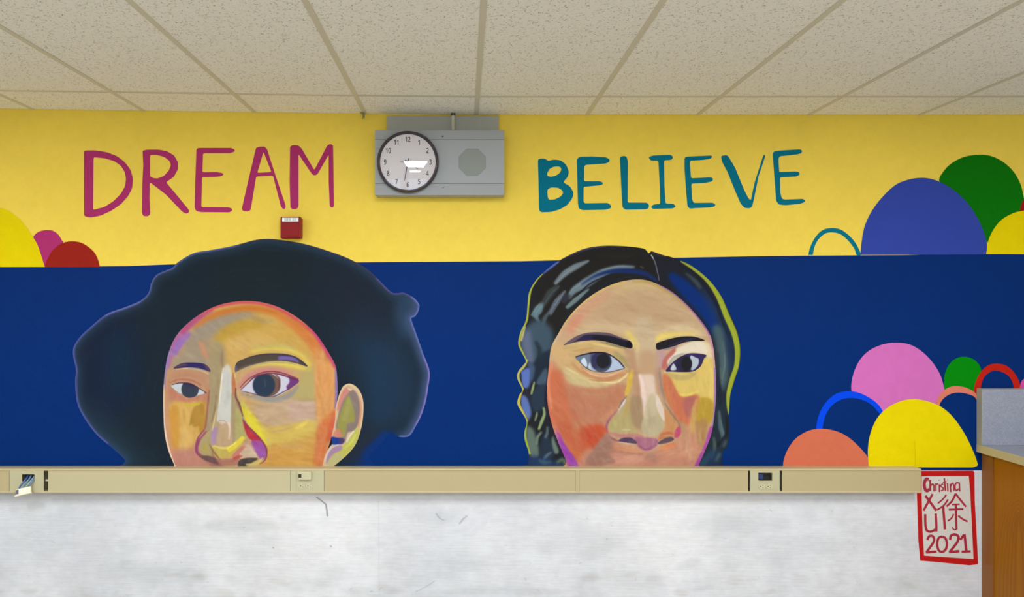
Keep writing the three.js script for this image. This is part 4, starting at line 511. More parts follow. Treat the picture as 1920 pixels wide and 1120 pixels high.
    { // third pass: nose tip, wings and the red cheek
      const zz = Z(1000, 690, 5.647), p = (s, c, b = 1, a = 0.95) => pad.fill(zz(s), c, b, a), l = (s, c, w, b = 0.7, a = 0.95) => pad.stroke(zz(s), c, w, b, a, 0.08);
      p('500,635 640,620 760,640 775,700 690,790 620,860 540,770', [196, 84, 54], 3, 0.9); p('560,650 640,700 600,760', [190, 66, 44], 2, 0.7); p('765,700 820,760 800,900 860,1010 560,1015 625,890', [160, 117, 102], 1.6); l('400,440 500,600 560,760', [188, 100, 70], [3, 7, 5], 2.4, 0.7); l('700,560 800,500 880,420', [202, 142, 108], [6, 10, 5], 3, 0.7);
      p('880,480 960,390 1000,420 1060,560 1100,690 1000,690 830,690 800,600', [182, 164, 112], 1.6); p('1040,300 1140,320 1165,540 1135,650 1060,600 1030,440', [166, 138, 104], 2); l('1000,300 990,420 960,520', [190, 160, 100], [3, 7, 5], 1.6, 0.85); l('850,560 880,620', [186, 180, 112], [7, 8], 2, 0.8); l('940,655 1030,655', [208, 190, 138], [2, 2.4], 0.8, 0.8);
      p('1170,530 1250,470 1340,510 1390,570 1385,640 1300,715 1185,700 1140,630', [189, 174, 138], 1.4); p('1190,420 1240,290 1290,330 1310,480 1180,540', [202, 184, 150], 1.6, 0.85); p('1305,290 1350,360 1388,480 1388,570 1345,500 1300,400', [228, 208, 190], 1); l('1225,420 1230,560 1210,680', [178, 162, 128], [3, 6, 4], 2, 0.6);
      p('1392,440 1460,500 1540,600 1540,690 1470,725 1340,720 1395,640', [201, 142, 94], 1.3); p('1500,665 1553,615 1557,700 1500,738', [196, 78, 112], 0.9); l('1340,715 1420,690 1480,700', [192, 104, 72], [3, 5, 3], 1.4, 0.9); l('1390,370 1450,470 1530,570 1560,640', [148, 120, 96], [1.4, 3, 2.6, 1.6], 0.9);
      l('820,690 950,720 1080,710 1170,740', [190, 126, 120], [3, 5, 5, 3], 1.3, 0.9); p('1060,740 1180,740 1310,760 1280,820 1190,865 1120,830', [172, 106, 130], 1.1, 0.9); l('1110,810 1190,862 1290,815', [150, 84, 118], [1.4, 2.6, 1.4], 0.6, 0.9);
      p('1770,360 1885,370 1875,520 1800,580 1760,500', [184, 152, 56], 1.8); p('1760,560 1840,560 1800,800 1740,800', [178, 134, 84], 1.8, 0.9); l('1700,420 1690,560 1680,700', [206, 164, 96], [4, 9, 6], 2.2, 0.85);
      l('250,690 320,850 400,1000 440,1080', [152, 64, 168], [3, 10, 16, 20], 1.8); l('236,640 262,730', [186, 96, 140], [2, 5], 1.4, 0.8); l('860,830 1000,850 1150,870', [214, 146, 108], [3, 7, 3], 1.8, 0.8); l('1330,850 1420,830 1500,800', [216, 130, 84], [3, 8, 4], 2, 0.85); l('870,1000 1000,960 1100,930', [212, 152, 128], [5, 9, 4], 2.4, 0.8); l('1240,960 1290,1010', [172, 126, 104], [6, 8], 2.4, 0.7); l('880,900 980,900', [186, 126, 98], [3, 5], 1.6, 0.6);
    }
    P('1160,827 1170,821.5 1184,822 1194,830.5 1176,830', [82, 64, 92], 0.8, 1); P('1233,832 1246,823 1258,820 1263,825 1248,831', [94, 72, 84], 0.8, 1); S('1160,829.5 1178,832.5 1192,834', [216, 172, 140], [1, 2, 1], 0.7, 0.8);
    // magenta and lavender rim on the right
    S('1234,533.5 1262,549 1290,573 1314,601 1330,625 1338,653', [150, 88, 168], [1.5, 4, 5, 5.5, 5.5, 5], 0.9, 0.95); S('1331,628 1337,660 1340,697', [214, 160, 170], [3, 4, 4], 1.2, 0.9); S('1340,690 1342,735 1340,777 1334,812', [156, 112, 184], [3, 6, 5, 5], 1, 0.95); S('1334,800 1324,838 1308,876 1302,890', [166, 66, 160], [5, 9, 13, 14], 1.4, 1);
    pad.brushed(1050, 540, 1330, 640, 0.2, 520, 30, 0.032); pad.brushed(1030, 700, 1140, 870, 0.9, 420, 28, 0.036); pad.brushed(1140, 700, 1280, 830, 1.5, 380, 24, 0.036); pad.brushed(1280, 660, 1340, 860, 1.4, 260, 26, 0.040); pad.brushed(1110, 834, 1320, 880, -0.3, 260, 26, 0.036); pad.brushed(1050, 645, 1180, 720, 0.2, 200, 24, 0.032);
  });
  pad.clip(brow1, () => { pad.fill(brow1, [46, 38, 62], 0.3, 1, false); pad.fill(brow1, [104, 88, 98], 0.3, 1, false); pad.fill(Z(1015, 590, 5.647)('330,300 400,262 480,216 700,222 850,262 985,305 980,372 900,355 750,305 600,268 420,275'), [34, 32, 46], 0.9, 1); pad.fill(Z(1015, 590, 5.647)('360,285 450,225 560,225 520,270 420,278'), [50, 42, 84], 1.2, 0.8); S('1110,634 1140,640 1180,650', [30, 30, 38], [4, 8, 8], 1.6, 0.9); S('1176,642 1184,650', [22, 20, 20], [8, 7], 1.2, 0.9); });
  S('1124,641 1150,647.5 1174,654', [126, 122, 92], [1, 4, 2], 1, 0.85);
  pad.clip(brow2, () => { pad.fill(brow2, [36, 34, 40], 0.3, 1, false); S('1254,650 1280,640 1306,634', [54, 46, 78], [3, 4, 2], 1, 0.7); });
  pad.clip(eye1, () => { pad.fill(eye1, [182, 196, 216], 0.4, 1, false); P('1078,668 1110,660 1108,694 1094,690', [112, 122, 142], 1.5, 1); P('1089,678 1096,671 1101,684 1098,688', [206, 220, 232], 0.7, 1); P('1104,683 1107,680 1110,694 1103,690', [196, 206, 222], 0.6, 1); pad.fill(ell(1127.5, 678, 19.3, 19.6), [62, 68, 88], 0.6, 1, false); P('1108,664 1124,660 1118,690 1110,688', [52, 46, 88], 2, 0.7); pad.fill(ell(1131, 677, 13, 14), [36, 36, 44], 1, 1, false); S('1116,692 1128,696 1142,690', [84, 92, 104], [2, 4, 2], 1.2, 0.7); S('1079,669.5 1096,664.5 1117,661 1140,663.5 1158,675 1171,690', [44, 34, 52], [1.4, 2.6, 4, 4, 3, 2], 0.5, 0.95); S('1086,679 1099,691 1117,697.5 1140,698.5 1160,694 1171,691', [92, 76, 84], [1, 2, 2.6, 2.4, 2, 1.5], 0.5, 0.9); });
  pad.clip(eye2, () => { pad.fill(eye2, [56, 46, 92], 0.4, 1, false); P('1257,693.5 1262.5,682 1268,693', [196, 204, 208], 0.5, 1); P('1294,668 1304,670.5 1310,674 1308,686 1296,694', [182, 194, 204], 0.6, 1); pad.fill(ell(1282, 682.5, 15.2, 14.6), [46, 42, 70], 0.6, 1, false); pad.fill(ell(1287, 682.5, 10, 14), [34, 34, 38], 0.9, 1, false); S('1249,695.6 1276,697.4 1300,696 1314,686', [44, 34, 62], [1.5, 2.4, 2.6, 2], 0.5, 0.9); });
  S('1316,668 1323,670', [58, 46, 88], [4, 2], 0.6, 0.9);
  const mat = new THREE.MeshPhysicalMaterial({ color: 0xf6f6f6, map: texture(pad.c), roughness: 0.6, specularIntensity: 0.14, bumpMap: stippleBump, bumpScale: 0.0008 });
  const t = thing('painted_portrait', 'painted portrait with black braided hair outlined in yellow green, under the word BELIEVE', 'portrait');
  tag(part('hair', film(hair, [], 2, pad.box), mat, t), 'black parted hair with braids and a yellow green outline');
  const f = part('face', film(face, [], 3, pad.box), mat, t);
  part('nose', film(nose, [], 4, pad.box), mat, f);
  for (const b of [brow1, brow2]) part('eyebrow', film(b, [], 5, pad.box), mat, f);
  for (const e of [eye1, eye2]) part('eye', film(e, [], 5, pad.box), mat, f);
}


// ------------------------------------------------------------------ mural: the artist's red framed signature
{
  const p = Z(1710, 870, 5.6), t = thing('painted_signature', 'red framed hand painted signature with red letters, right of the raceway end', 'signature');
  const outer = rounded(p('45,75 640,72 655,90 658,400 675,700 692,1048 680,1056 600,1066 250,1030 85,1018 65,800 50,325'), 1.2), inner = rounded(p('100,130 595,128 610,300 625,600 645,1000 500,990 125,965 110,700 100,325'), 1.0);
  const pad = new Pad(1717, 882, 120, 180, 5);
  pad.all([216, 212, 202]);
  const ink = [170, 30, 54];
  for (let i = 0; i < 260; i++) { pad.g.fillStyle = css(rnd() < 0.5 ? [226, 224, 216] : [204, 202, 192], 0.25); pad.g.fillRect(rr(1717, 1837), rr(882, 1062), rr(1, 6), rr(1, 4)); }
  const L = (s, w) => pad.stroke(p(s), ink, w * 1.25 / 5.6, 0.12, 1, 0.15);
  // Christina
  L('176,165 150,160 132,190 128,225 138,268 160,285 182,265', 26); L('190,170 190,285', 17); L('190,240 212,215 228,230 230,290', 12); L('248,205 250,288', 11); L('250,230 262,212 275,215', 10); L('285,215 288,298', 12); L('283,170 283,176', 9);
  L('328,212 306,222 304,240 326,254 324,276 302,284', 11); L('338,150 345,230 350,285', 13); L('322,196 362,188', 9); L('372,205 376,290', 12); L('372,166 374,172', 8);
  L('400,210 406,298', 12); L('404,240 420,205 436,222 440,285', 11); L('495,205 468,200 452,225 452,262 468,280 490,262', 12); L('496,198 500,290', 12);
  // XU
  L('140,335 255,492', 20); L('215,318 120,492', 19); L('138,530 140,640 155,700 200,712 246,690', 20); L('248,522 254,640 254,712', 20);
  // the character
  L('360,325 320,375 272,415', 13); L('378,375 330,440 262,485', 14); L('325,440 345,690', 20);
  L('458,312 420,390 362,448', 17); L('458,315 500,370 566,452', 16); L('418,428 500,425', 13); L('385,482 538,476', 16); L('460,430 466,690', 19); L('466,692 440,692 420,668', 11); L('436,528 414,570 374,602', 13); L('485,545 530,580 582,608', 15);
  // 2021
  L('160,800 180,762 215,760 232,795 215,840 150,930', 20); L('145,930 258,924', 22); L('318,765 280,780 264,840 278,905 315,925 352,900 366,840 350,785 318,765', 20);
  L('398,800 410,755 450,742 486,765 478,815 440,870 392,930', 21); L('388,928 496,918', 22); L('505,800 545,745', 20); L('550,740 570,920', 21); L('520,924 615,920', 19);
  part('panel', film(outer, [], 2, pad.box, 0), new THREE.MeshStandardMaterial({ map: texture(pad.c), roughness: 0.65, bumpMap: stippleBump, bumpScale: 0.0008 }), t);
  part('border', film(outer, [inner], 3, null, 0), paint(200, 32, 30), t);
}

// ------------------------------------------------------------------ surface raceway with its sockets
const RD = 0.07;                                                // how far the raceway stands off the wall
{
  const F = (u) => dx(u, RD), G = (v) => dy(v, RD), zf = -WALL + RD, x0 = XL, x1 = F(1728), yt = G(879.5), yb = G(925.5);
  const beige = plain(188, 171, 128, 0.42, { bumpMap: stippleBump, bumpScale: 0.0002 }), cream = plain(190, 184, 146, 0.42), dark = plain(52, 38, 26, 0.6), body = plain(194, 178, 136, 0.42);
  const t = thing('surface_raceway', 'long beige metal wall raceway running under the mural', 'raceway', [0, yb, -WALL]);
  const loc = (g) => g.translate(0, -yb, WALL);
  part('channel', loc(mergeGeometries([boxAt(x0, x1, yb, yt, -WALL + 0.0008, -WALL + 0.004), rboxAt(x0, x1, yt - 0.012, yt, -WALL + 0.0008, zf, 0.004), rboxAt(x0, x1, yb, yb + 0.011, -WALL + 0.0008, zf, 0.004), boxAt(x1 - 0.003, x1 - 0.0002, yb + 0.004, yt - 0.004, -WALL + 0.003, zf - 0.003)].map((g) => { g = g.index ? g.toNonIndexed() : g; return g; }))), body, t);
  const cy0 = yb + 0.009, cy1 = yt - 0.0105, cover = (a, b, m, z = zf - 0.003) => loc(rboxAt(a, b, cy0, cy1, z - 0.0025, z, 0.001, 1));
  const spans = [[-400, 16.5], [89.5, 544], [608, 1080], [1085.5, 1403], [1467, 1727.5]];
  const pale = plain(194, 184, 144, 0.42, { bumpMap: stippleBump, bumpScale: 0.0002 });
  for (const [a, b] of spans) part('cover', cover(a < 0 ? x0 : F(a), F(b)), a === 89.5 ? pale : beige, t);
  tag(part('joint_clip', loc(rboxAt(F(1079.5), F(1086.5), cy0, cy1 + 0.002, zf - 0.003, zf + 0.0005, 0.001, 1)), beige, t), 'narrow joint clip between two covers');
  part('back_plate', loc(boxAt(F(80), F(92), cy0, cy1, -WALL + 0.02, -WALL + 0.024)), dark, t);  // added dark sheet, its colour stands in for shade inside the hollow raceway
  for (const [a, b] of [[1401, 1410], [1460, 1470]]) part('back_plate', loc(boxAt(F(a), F(b), cy0, cy1, -WALL + 0.02, -WALL + 0.024)), dark, t);  // same dark sheets behind the other cover gaps, shade put in as colour
  part('gap_clip', loc(boxAt(F(83), F(88), G(903.5), G(900.5), zf - 0.02, zf - 0.012)), plain(200, 190, 180, 0.4), t);

  // a socket module: plate with an opening above two outlet faces lying side by side
  const slot = plain(70, 60, 46, 0.6), face = plain(200, 194, 156, 0.38);
  function outletFace(parent, u, v) {
    const fx = F(u), fy = G(v), g = new THREE.CylinderGeometry(0.0165, 0.0165, 0.003, 28); g.rotateX(Math.PI / 2); g.scale(1, 0.9, 1);
    const o = part('outlet_face', g, face, parent, [fx - parent.position.x, fy - parent.position.y, 0.0018]);
    part('outlet_slot', mergeGeometries([boxAt(0.002, 0.009, 0.0045, 0.0068, 0.0012, 0.0018), boxAt(0.002, 0.008, -0.0068, -0.0045, 0.0012, 0.0018), boxAt(-0.0105, -0.0055, -0.0028, 0.0028, 0.0012, 0.0018)]), slot, o);
    return o;
  }
  function plateShape(a, b, open) {
    const s = new THREE.Shape([[F(a), cy0], [F(b), cy0], [F(b), cy1], [F(a), cy1]].map((p) => new THREE.Vector2(...p)));
    if (open) s.holes.push(new THREE.Path([[F(open[0]), G(open[3])], [F(open[1]), G(open[3])], [F(open[1]), G(open[2])], [F(open[0]), G(open[2])]].map((p) => new THREE.Vector2(...p))));
    return new THREE.ExtrudeGeometry(s, { depth: 0.0025, bevelEnabled: false });
  }
  function module(label, a, b, open) {
    const px = F((a + b) / 2), py = (cy0 + cy1) / 2, o = thing('wall_socket', label, 'socket', [px, py, zf - 0.001]);
    const g = plateShape(a, b, open); g.translate(-px, -py, -0.0025); part('plate', g, cream, o); return o;
  }
  const m1 = module('beige socket in the raceway with a raised jack block, below the first portrait nose', 555.5, 607.5);
  tag(m1, 'beige socket with a raised closed jack block above two outlets, nearest the fire alarm', 'socket');
  const jb = part('jack_block', rboxAt(F(560) - m1.position.x, F(584.5) - m1.position.x, G(899) - m1.position.y, G(884) - m1.position.y, 0, 0.014, 0.002), face, m1);
  part('port', boxAt(F(560.5) - m1.position.x, F(566) - m1.position.x, G(895) - m1.position.y, G(888.5) - m1.position.y, 0.0135, 0.0146), plain(46, 32, 40, 0.6), jb);
  outletFace(m1, 566.5, 911.5); outletFace(m1, 580.5, 911.5);
  part('hinge_edge', boxAt(F(544.5) - m1.position.x, F(555) - m1.position.x, cy0 - m1.position.y, cy1 - m1.position.y, -0.004, -0.0012), cream, m1);

  const m2 = module('socket', 1407, 1462, [1422, 1448, 887, 902]);
  tag(m2, 'beige socket with an empty dark jack opening between two dark gaps in the raceway', 'socket');
  part('jack_recess', mergeGeometries([boxAt(F(1421) - m2.position.x, F(1449) - m2.position.x, G(903) - m2.position.y, G(886) - m2.position.y, -0.03, -0.028)]), plain(44, 36, 34, 0.7), m2);
  part('jack_insert', rboxAt(F(1423) - m2.position.x, F(1432) - m2.position.x, G(900) - m2.position.y, G(890) - m2.position.y, -0.027, -0.006, 0.002), plain(34, 52, 110, 0.4), m2);
  outletFace(m2, 1428.5, 912.5); outletFace(m2, 1442.5, 912.5);

  const m3 = module('socket', 17.5, 81.5, [41, 64.5, 890, 903]);
  tag(m3, 'open socket at the left end with its jack plate hanging out on cables', 'socket');
  part('jack_recess', boxAt(F(40) - m3.position.x, F(66) - m3.position.x, G(904) - m3.position.y, G(889) - m3.position.y, -0.034, -0.032), plain(50, 74, 128, 0.6), m3);
  for (const [a, b, c0] of [[44, 46, [70, 105, 165]], [50, 52, [120, 150, 170]], [57, 58, [150, 172, 180]], [61, 62, [110, 140, 160]]]) {
    const L = (u, v, d) => new THREE.Vector3(F(u) - m3.position.x, G(v) - m3.position.y, d);
    part('cable', new THREE.TubeGeometry(new THREE.CatmullRomCurve3([L(a + 3, 893, -0.03), L(b + 2, 899, -0.004), L(b - 1, 905, 0.012), L(b - 5, 911, 0.016), L(b - 7, 916, 0.014)]), 24, 0.0042, 8), plain(...c0, 0.4), m3);
  }
  const jp = new THREE.Group(); jp.name = 'jack_plate'; jp.position.set(F(49) - m3.position.x, G(919) - m3.position.y, 0.02); jp.rotation.set(-0.25, -0.15, 0.2); m3.add(jp);
  part('bezel', rboxAt(-0.045, 0.042, -0.018, 0.016, -0.004, 0.006, 0.002), plain(246, 240, 208, 0.35), jp);
  part('lip', rboxAt(-0.05, 0.044, -0.022, -0.016, -0.004, 0.012, 0.002), plain(246, 240, 208, 0.35), jp);
  [[-0.036, [105, 96, 112]], [-0.015, [252, 250, 236]], [0.01, [252, 250, 236]], [0.03, [250, 246, 220]]].forEach(([x, c]) => part('port', boxAt(x - 0.008, x + 0.008, -0.011, 0.012, 0.0055, 0.0075), plain(...c, 0.35), jp));
}

// ------------------------------------------------------------------ clock and speaker cabinet
{
  const D = 0.10, F = (u) => dx(u, D), G = (v) => dy(v, D), xa = F(703), xb = F(945.5), ya = G(366), yb = G(244.5), zf = -WALL + D;
  const grey = plain(156, 159, 160, 0.5, { bumpMap: stippleBump, bumpScale: 0.0003 }), grey2 = plain(160, 164, 165, 0.5), seam = plain(60, 60, 58, 0.7);
  const t = thing('wall_speaker', 'grey metal speaker cabinet with octagonal grille under the ceiling', 'speaker', [(xa + xb) / 2, ya, -WALL]);
  const px = t.position.x, w = (xb - xa) / 2, h = yb - ya, s1 = G(262.5) - ya, s2 = G(343.5) - ya;
  part('housing', rboxAt(-w, w, 0, h, 0.002, D - 0.004, 0.004), grey, t);
  part('top_panel', rboxAt(-w, w, s1 + 0.002, h, D - 0.006, D, 0.002), grey, t);
  part('bottom_panel', rboxAt(-w, w, 0, s2 - 0.002, D - 0.006, D, 0.002), grey, t);
  const oct = new THREE.Shape(), hole = new THREE.Path(), oc = [F(885.5) - px, G(304.5) - ya], R = 0.0795;
  [[-w, s2], [w, s2], [w, s1], [-w, s1]].forEach(([x, y], i) => i ? oct.lineTo(x, y) : oct.moveTo(x, y)); oct.closePath();
  for (let i = 0; i < 8; i++) { const a = Math.PI / 8 + i * Math.PI / 4, x = oc[0] + R * Math.cos(a), y = oc[1] + R * Math.sin(a); i ? hole.lineTo(x, y) : hole.moveTo(x, y); } hole.closePath(); oct.holes.push(hole);
  const mp = new THREE.ExtrudeGeometry(oct, { depth: 0.005, bevelEnabled: false }); mp.translate(0, 0, D - 0.005); part('middle_panel', mp, grey2, t);
  for (const s of [s1 + 0.0002, s2 - 0.0022]) part('seam', boxAt(-w + 0.001, w - 0.001, s, s + 0.002, D - 0.005, D - 0.0022), seam, t);
  { // perforated grille
    const c = canvas(256, 256), g = c.getContext('2d'), b = canvas(256, 256), hb = b.getContext('2d'); g.fillStyle = 'rgb(148,154,148)'; g.fillRect(0, 0, 256, 256); hb.fillStyle = '#ccc'; hb.fillRect(0, 0, 256, 256); g.fillStyle = 'rgb(126,132,126)'; hb.fillStyle = '#000';
    for (let y = 0; y < 8; y++) for (let x = 0; x < 8; x++) for (const q of [g, hb]) { q.beginPath(); q.arc((x + (y % 2 ? 0.75 : 0.25)) * 32, (y + 0.5) * 32, 8, 0, 7); q.fill(); }
    const shape = new THREE.Shape(); for (let i = 0; i < 8; i++) { const a = Math.PI / 8 + i * Math.PI / 4; i ? shape.lineTo(R * Math.cos(a), R * Math.sin(a)) : shape.moveTo(R * Math.cos(a), R * Math.sin(a)); }
    const gg = new THREE.ExtrudeGeometry(shape, { depth: 0.002, bevelEnabled: false });
    tag(part('grille', gg, new THREE.MeshStandardMaterial({ map: texture(c, true, [30, 30]), bumpMap: texture(b, false, [30, 30]), bumpScale: 0.001, roughness: 0.5 }), t, [oc[0], oc[1], D - 0.004]), 'octagonal perforated speaker grille');
  }
  for (const [u, v] of [[830, 256], [831, 351.5]]) { const g = new THREE.CylinderGeometry(0.0045, 0.005, 0.003, 14); g.rotateX(Math.PI / 2); part('screw', g, plain(90, 90, 88, 0.35, { metalness: 0.6 }), t, [F(u) - px, G(v) - ya, D + 0.0012]); }
  const P = plain(176, 176, 164, 0.6);
  part('back_plate', boxAt(mx(726) - px, mx(935) - px, h - 0.06, my(219) - ya, 0.0008, 0.012), P, t);
  const cd = new THREE.CylinderGeometry(0.0095, 0.0095, ceilingY(0) - (ya + h) + 0.01, 16); cd.translate(0, (ceilingY(0) - (ya + h)) / 2 + h, 0);
  part('conduit', cd, plain(196, 192, 170, 0.4), t, [dx(849.5, 0.05) - px, -0.002, 0.05]);
  const cl = new THREE.CylinderGeometry(0.012, 0.012, 0.012, 16); part('conduit_collar', cl, plain(70, 66, 58, 0.5), t, [dx(849.5, 0.05) - px, ceilingY(0) - ya - 0.008, 0.05]);

  const CD = 0.135, C = thing('wall_clock', 'round white wall clock with dark rim on the grey speaker cabinet', 'clock', [dx(764.3, CD), dy(303, CD), zf + 0.0003]);
  const Rr = 58 * (WALL - CD) / FOCAL;
  const prof = [[Rr * 0.86, 0], [Rr * 0.985, 0], [Rr, 0.006], [Rr, 0.026], [Rr * 0.985, 0.034], [Rr * 0.97, 0.037], [Rr * 0.95, 0.034], [Rr * 0.944, 0.024], [Rr * 0.86, 0.015], [Rr * 0.86, 0]].map((p) => new THREE.Vector2(...p));
  const rim = new THREE.LatheGeometry(prof, 96); rim.rotateX(Math.PI / 2); part('rim', rim, plain(38, 22, 34, 0.3), C);
  const N = 1024, c = canvas(N, N), g = c.getContext('2d'), k = N / 2 / (Rr * 0.945);
  g.fillStyle = 'rgb(218,212,214)'; g.fillRect(0, 0, N, N); g.translate(N / 2, N / 2); g.fillStyle = 'rgb(38,34,38)'; g.textAlign = 'center'; g.textBaseline = 'middle';
  for (let i = 1; i <= 12; i++) { const a = i * Math.PI / 6, r = 0.121 * k; g.save(); g.translate(Math.sin(a) * r, -Math.cos(a) * r); g.scale(0.7, 1); g.font = 'bold 128px sans-serif'; g.fillText(String(i), 0, 0); g.restore(); }
  for (let i = 0; i < 60; i++) { const a = i * Math.PI / 30; g.strokeStyle = 'rgba(60,55,60,0.35)'; g.lineWidth = 1.5; g.beginPath(); g.moveTo(Math.sin(a) * 0.146 * k, -Math.cos(a) * 0.146 * k); g.lineTo(Math.sin(a) * 0.149 * k, -Math.cos(a) * 0.149 * k); g.stroke(); }
  const dg = new THREE.CylinderGeometry(Rr * 0.945, Rr * 0.945, 0.003, 72); dg.rotateX(Math.PI / 2);
  { const p = dg.attributes.position, uv = dg.attributes.uv; for (let i = 0; i < p.count; i++) uv.setXY(i, 0.5 + p.getX(i) * k / N, 0.5 + p.getY(i) * k / N); }
  part('dial', dg, new THREE.MeshStandardMaterial({ map: texture(c), roughness: 0.5 }), C, [0, 0, 0.018]);
  const hand = (name, len, tail, wd, deg, z, col) => { const s = new THREE.Shape([[-wd, -tail], [wd, -tail], [wd * 0.8, len * 0.7], [wd * 0.35, len], [-wd * 0.35, len], [-wd * 0.8, len * 0.7]].map((p) => new THREE.Vector2(...p))); const q = new THREE.ExtrudeGeometry(s, { depth: 0.001, bevelEnabled: false }); const o = part(name, q, plain(...col, 0.4), C, [0, 0, z]); o.rotation.z = -deg * Math.PI / 180; };
  hand('hour_hand', 0.066, 0.018, 0.0034, 124, 0.0205, [40, 34, 60]); hand('minute_hand', 0.102, 0.02, 0.0028, 190, 0.0225, [34, 30, 62]); hand('second_hand', 0.115, 0.04, 0.0013, 90, 0.0245, [60, 54, 58]);
  const hub = new THREE.CylinderGeometry(0.006, 0.006, 0.008, 20); hub.rotateX(Math.PI / 2); part('hub', hub, plain(44, 38, 44, 0.4), C, [0, 0, 0.0225]);
  const gl = []; for (let i = 0; i <= 16; i++) { const r = Rr * 0.95 * (1 - i / 16); gl.push(new THREE.Vector2(Math.max(r, 0.00001), 0.030 + 0.011 * (1 - (r / (Rr * 0.95)) ** 2))); }
  const gg = new THREE.LatheGeometry(gl, 72); gg.rotateX(Math.PI / 2);
  tag(part('glass', gg, new THREE.MeshPhysicalMaterial({ color: 0xffffff, transmission: 1, thickness: 0, roughness: 0.015, ior: 1.5 }), C), 'domed clear cover glass');
}

// ------------------------------------------------------------------ fire alarm
{
  const D = 0.06, F = (u) => dx(u, D), G = (v) => dy(v, D), xa = F(525.5), xb = F(563.5), ya = G(447), yb = G(406.5);
  const t = thing('fire_alarm', 'square red fire alarm with a clear strobe window, below the word DREAM', 'fire alarm', [(xa + xb) / 2, (ya + yb) / 2, -WALL]);
  const red = new THREE.MeshPhysicalMaterial({ color: hex(142, 24, 26), roughness: 0.45, specularIntensity: 0.4 }), w = (xb - xa) / 2, h = (yb - ya) / 2;
  part('back_box', rboxAt(-w + 0.002, w - 0.0005, -h + 0.004, h - 0.004, 0.0012, 0.035, 0.003), new THREE.MeshPhysicalMaterial({ color: hex(134, 40, 20), roughness: 0.5, specularIntensity: 0.4 }), t);
  part('housing', rboxAt(-w, w, -h, h, 0.022, D, 0.006, 3), red, t);
  const sx = [F(529) - t.position.x, F(560) - t.position.x], sy = [G(416.5) - t.position.y, G(408) - t.position.y];
  part('strobe_reflector', rboxAt(sx[0], sx[1], sy[0], sy[1], D - 0.004, D + 0.002, 0.0015), plain(205, 206, 202, 0.2, { metalness: 0.5 }), t);
  for (let i = 0; i < 6; i++) { const wd = (sx[1] - sx[0]) / 6, x = sx[0] + wd * (i + 0.5); const f = part('strobe_facet', boxAt(-wd * 0.4, wd * 0.4, -0.008, 0.008, -0.001, 0.001), plain(...[[248, 246, 244], [196, 200, 198], [214, 216, 214], [244, 246, 248], [200, 202, 196], [236, 236, 230]][i], 0.25), t, [x, (sy[0] + sy[1]) / 2 + 0.001 * (i % 2), D + 0.004]); f.rotation.y = [0.3, -0.2, 0.1, -0.3, 0.25, -0.1][i]; }
  part('sounder_frame', rboxAt(-w * 0.86, w * 0.86, -h * 0.86, h * 0.46, D - 0.003, D + 0.001, 0.001), red, t);
}

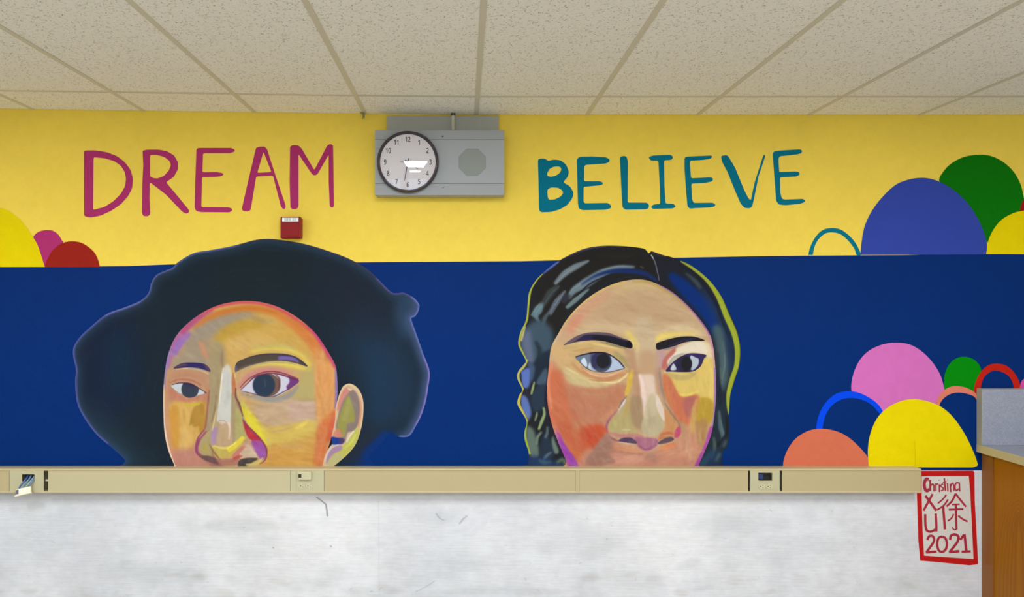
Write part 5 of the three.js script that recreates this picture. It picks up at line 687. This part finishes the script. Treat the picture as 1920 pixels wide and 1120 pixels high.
// ------------------------------------------------------------------ counter at the right
{
  const D = 0.046, X = 2.818, top = 0.905, thick = 0.042, zw = -WALL + 0.0012, depth = 0.66, right = XR - 0.01;
  const t = thing('counter', 'wooden counter with grey laminate top and raised grey backsplash', 'counter', [X, 0, -WALL]);
  const lam = dataTexture(512, (i) => { const v = fine[i] * 14 + blot[i] * 5; return [148 + v, 153 + v, 167 + v]; }, true, [3, 3]);
  const laminate = new THREE.MeshStandardMaterial({ map: lam, roughness: 0.35 }), band = plain(184, 172, 132, 0.45), band2 = plain(164, 162, 142, 0.5);
  const L = right - X;
  part('countertop', rboxAt(0.002, L, top - thick, top, 0.0012, depth, 0.002), laminate, t);
  tag(part('edge_band', rboxAt(0, 0.0025, top - thick - 0.001, top + 0.0004, 0.0012, depth, 0.001), band, t), 'beige edge strip of the countertop');
  const bt = 1.212;
  part('backsplash', rboxAt(0.002, L, top + 0.0002, bt, 0.0026, D, 0.002), laminate, t);
  part('edge_band', rboxAt(0, 0.0025, top + 0.0006, bt + 0.0004, 0.0026, D + 0.0004, 0.001), band2, t);
  part('top_band', boxAt(0.0026, L, bt, bt + 0.001, 0.0026, D), band2, t);
  // wood grain
  const wood = (base, dark, fig) => { const W = 512, H = 1024, c = canvas(W, H), g = c.getContext('2d'); g.fillStyle = css(base); g.fillRect(0, 0, W, H);
    for (let i = 0; i < 900; i++) { const x = rr(0, W), y = rr(-60, H), l = rr(60, 340); g.strokeStyle = css(rnd() < 0.5 ? dark : base.map((v) => Math.min(255, v * 1.14)), rr(0.04, 0.16)); g.lineWidth = rr(0.6, 3); g.beginPath(); g.moveTo(x, y); g.quadraticCurveTo(x + rr(-5, 5), y + l / 2, x + rr(-3, 3), y + l); g.stroke(); }
    if (fig) for (let i = 0; i < 7; i++) { g.strokeStyle = css(dark, 0.34 - i * 0.02); g.lineWidth = 10 - i; g.filter = 'blur(3px)'; g.beginPath(); const a = 30 + i * 26, y0 = 330 - i * 24; g.moveTo(170 - a, H); g.bezierCurveTo(170 - a, 620, 170 - a * 0.6, y0, 170, y0); g.bezierCurveTo(170 + a * 0.6, y0, 170 + a, 620, 170 + a, H); g.stroke(); g.filter = 'none'; }
    return texture(c, true, [1, 1]); };
  const sp = 0.03, floorY = 0.0, wy = top - thick - 0.0015;
  const uvSide = (g, d0, d1) => { const p = g.attributes.position, uv = g.attributes.uv; for (let i = 0; i < p.count; i++) uv.setXY(i, (p.getZ(i) - d0) / (d1 - d0), p.getY(i) / wy); return g; };
  part('side_panel', uvSide(boxAt(sp + 0.006, sp + 0.022, floorY, wy, 0.085, depth - 0.03), 0.085, depth - 0.03), new THREE.MeshPhysicalMaterial({ specularIntensity: 0.4, map: wood([160, 100, 4], [112, 60, 0], true), roughness: 0.5 }), t);
  tag(part('scribe_strip', uvSide(boxAt(sp, sp + 0.022, floorY, wy, 0.0012, 0.084), 0, 0.3), new THREE.MeshPhysicalMaterial({ specularIntensity: 0.4, map: wood([142, 92, 44], [98, 58, 24], false), roughness: 0.35 }), t), 'brown filler strip against the wall');
  const cab = new THREE.MeshPhysicalMaterial({ specularIntensity: 0.4, map: wood([176, 112, 30], [120, 64, 10], false), roughness: 0.4 });
  part('carcass', boxAt(sp + 0.023, L, 0.1, wy, 0.0012, depth - 0.06), cab, t);
  part('toe_kick', boxAt(sp + 0.023, L, 0, 0.0995, 0.0012, depth - 0.11), plain(52, 44, 36, 0.7), t);
  for (let i = 0; i < 3; i++) { const a = sp + 0.03 + i * 0.5, dr = part('door', rboxAt(a, a + 0.49, 0.11, wy - 0.01, depth - 0.0595, depth - 0.04, 0.003), cab, t); part('handle', rboxAt(a + 0.42, a + 0.432, 0.55, 0.67, depth - 0.041, depth - 0.015, 0.004), plain(150, 150, 150, 0.3, { metalness: 0.8 }), dr); }
}

renderer.render(scene, camera);
